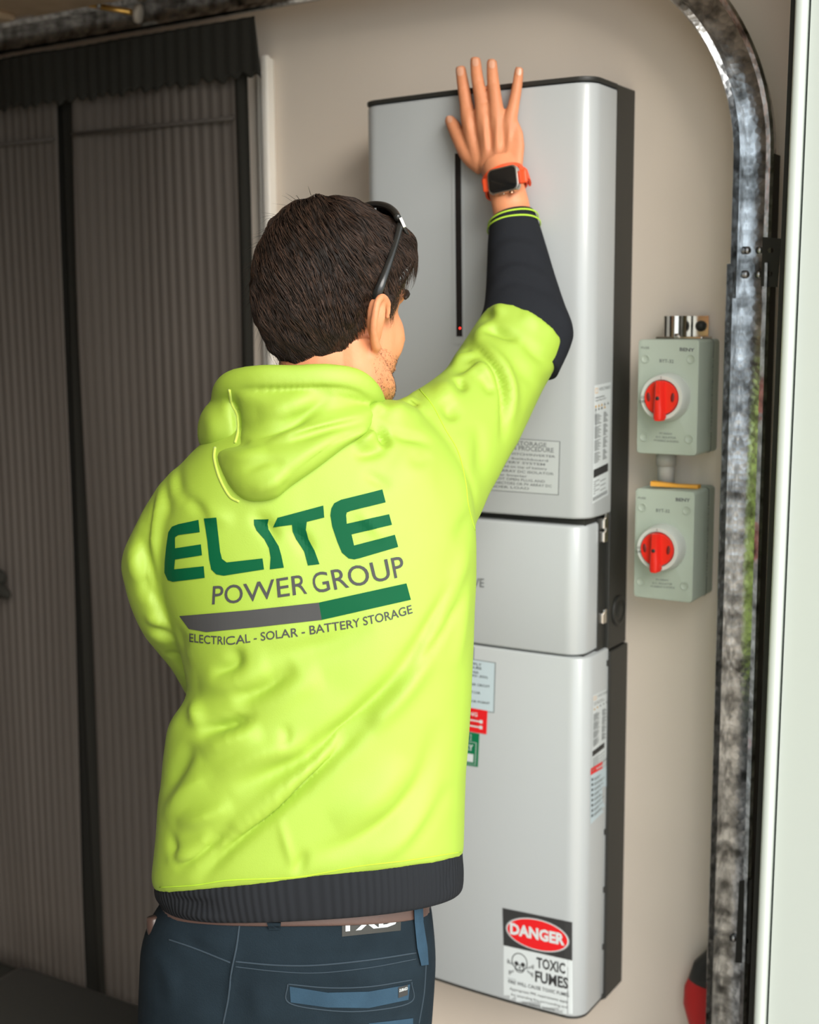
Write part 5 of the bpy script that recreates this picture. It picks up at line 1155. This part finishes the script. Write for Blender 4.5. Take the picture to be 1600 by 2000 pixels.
# ---- wrist watch with orange band
wc = hp(984, 352, 0.0755); wn = nrm(np.array([0.10, -1.0, 0.12])); wx = nrm(onY(1010, 340, -0.24)-onY(953, 356, -0.24)); wx = nrm(wx-wn*(wx@wn)); wz = np.cross(wn, wx)*1.0
if wz[2] < 0: wz = -wz
watch = empty('wrist_watch', wc, 'square smart watch with dark screen and orange band on the raised wrist', 'watch')
Mw = frame(wc, wx, wz, wn)
def rbox(hx, hy, z0, z1, r, bev):
    ol = []
    for (sx, sy, a0) in ((1, 1, 0), (-1, 1, 90), (-1, -1, 180), (1, -1, 270)):
        for k in range(7): w = math.radians(a0+15*k); ol.append((sx*(hx-r)+r*math.cos(w), sy*(hy-r)+r*math.sin(w)))
    rings = [[(x*(1-i/hx), y*(1-i/hy), z) for x, y in ol] for z, i in ((z0, bev), (z0+bev, 0), (z1-bev, 0), (z1-bev*0.3, bev*0.3), (z1, bev))]
    return stitch(rings)
fix_normals(obj('case', xform(rbox(0.0245, 0.0195, -0.007, 0.0045, 0.009, 0.0015), Mw), mat('titanium', (0.62, 0.58, 0.52), 0.28, metal=1.0), watch), 40)
fix_normals(obj('screen', xform(rbox(0.0222, 0.0172, 0.002, 0.0056, 0.0078, 0.0008), Mw), mat('black_glass', (0.008, 0.008, 0.008), 0.08, spec=0.6), watch), 40)
obj('crown', xform(join(sweep_cyl((0.010, -0.0195, -0.001), (0, -1, 0), [(0.0040, 0), (0.0040, 0.003), (0.0034, 0.0036), (0.0005, 0.0036)], 16, up=(0, 0, 1))), Mw), mat('copper_crown', (0.55, 0.30, 0.20), 0.3, metal=1), watch)
obj('side_button', xform(box(-0.010, -0.001, -0.0212, -0.018, -0.003, 0.001, 0.0008), Mw), mat('titanium', (0, 0, 0)), watch, False)
M_orange = mat('orange_rubber', (0.85, 0.085, 0.02), 0.5)
ax = nrm(hp(998, 402, 0.052)-hp(974, 322, 0.032)); wb = hp(986, 356, 0.043); lat = nrm(np.cross(ax, wn)); dep = nrm(np.cross(lat, ax))
def bandring(half, r1, r2, thick, shift=0.0, a0=0, a1=360, n=64):
    rings = []; full = (a1-a0 == 360)
    for k in range(n if full else n+1):
        w = math.radians(a0+(a1-a0)*k/n); d = lat*math.cos(w)*r1+dep*math.sin(w)*r2; nn = nrm(lat*math.cos(w)/r1+dep*math.sin(w)/r2)
        p = wb+d+ax*shift; rings.append([p-ax*half, p-ax*half+nn*thick, p+ax*half+nn*thick, p+ax*half])
    if full: rings.append(rings[0])
    return stitch(rings, not full)
fix_normals(obj('band', bandring(0.0125, 0.0315, 0.0275, 0.0028), M_orange, watch), 40)
fix_normals(obj('band_tail', bandring(0.0095, 0.0355, 0.030, 0.0035, 0.006, 150, 215, 14) if np.dot(lat, CR) < 0 else bandring(0.0095, 0.0355, 0.030, 0.0035, 0.006, -35, 30, 14), M_orange, watch), 40)
for s in (-1, 1):
    obj('lug', xform(box(s*0.030-0.006, s*0.030+0.006, -0.0105, 0.0105, -0.008, -0.001, 0.003, 3), Mw), M_orange, watch)
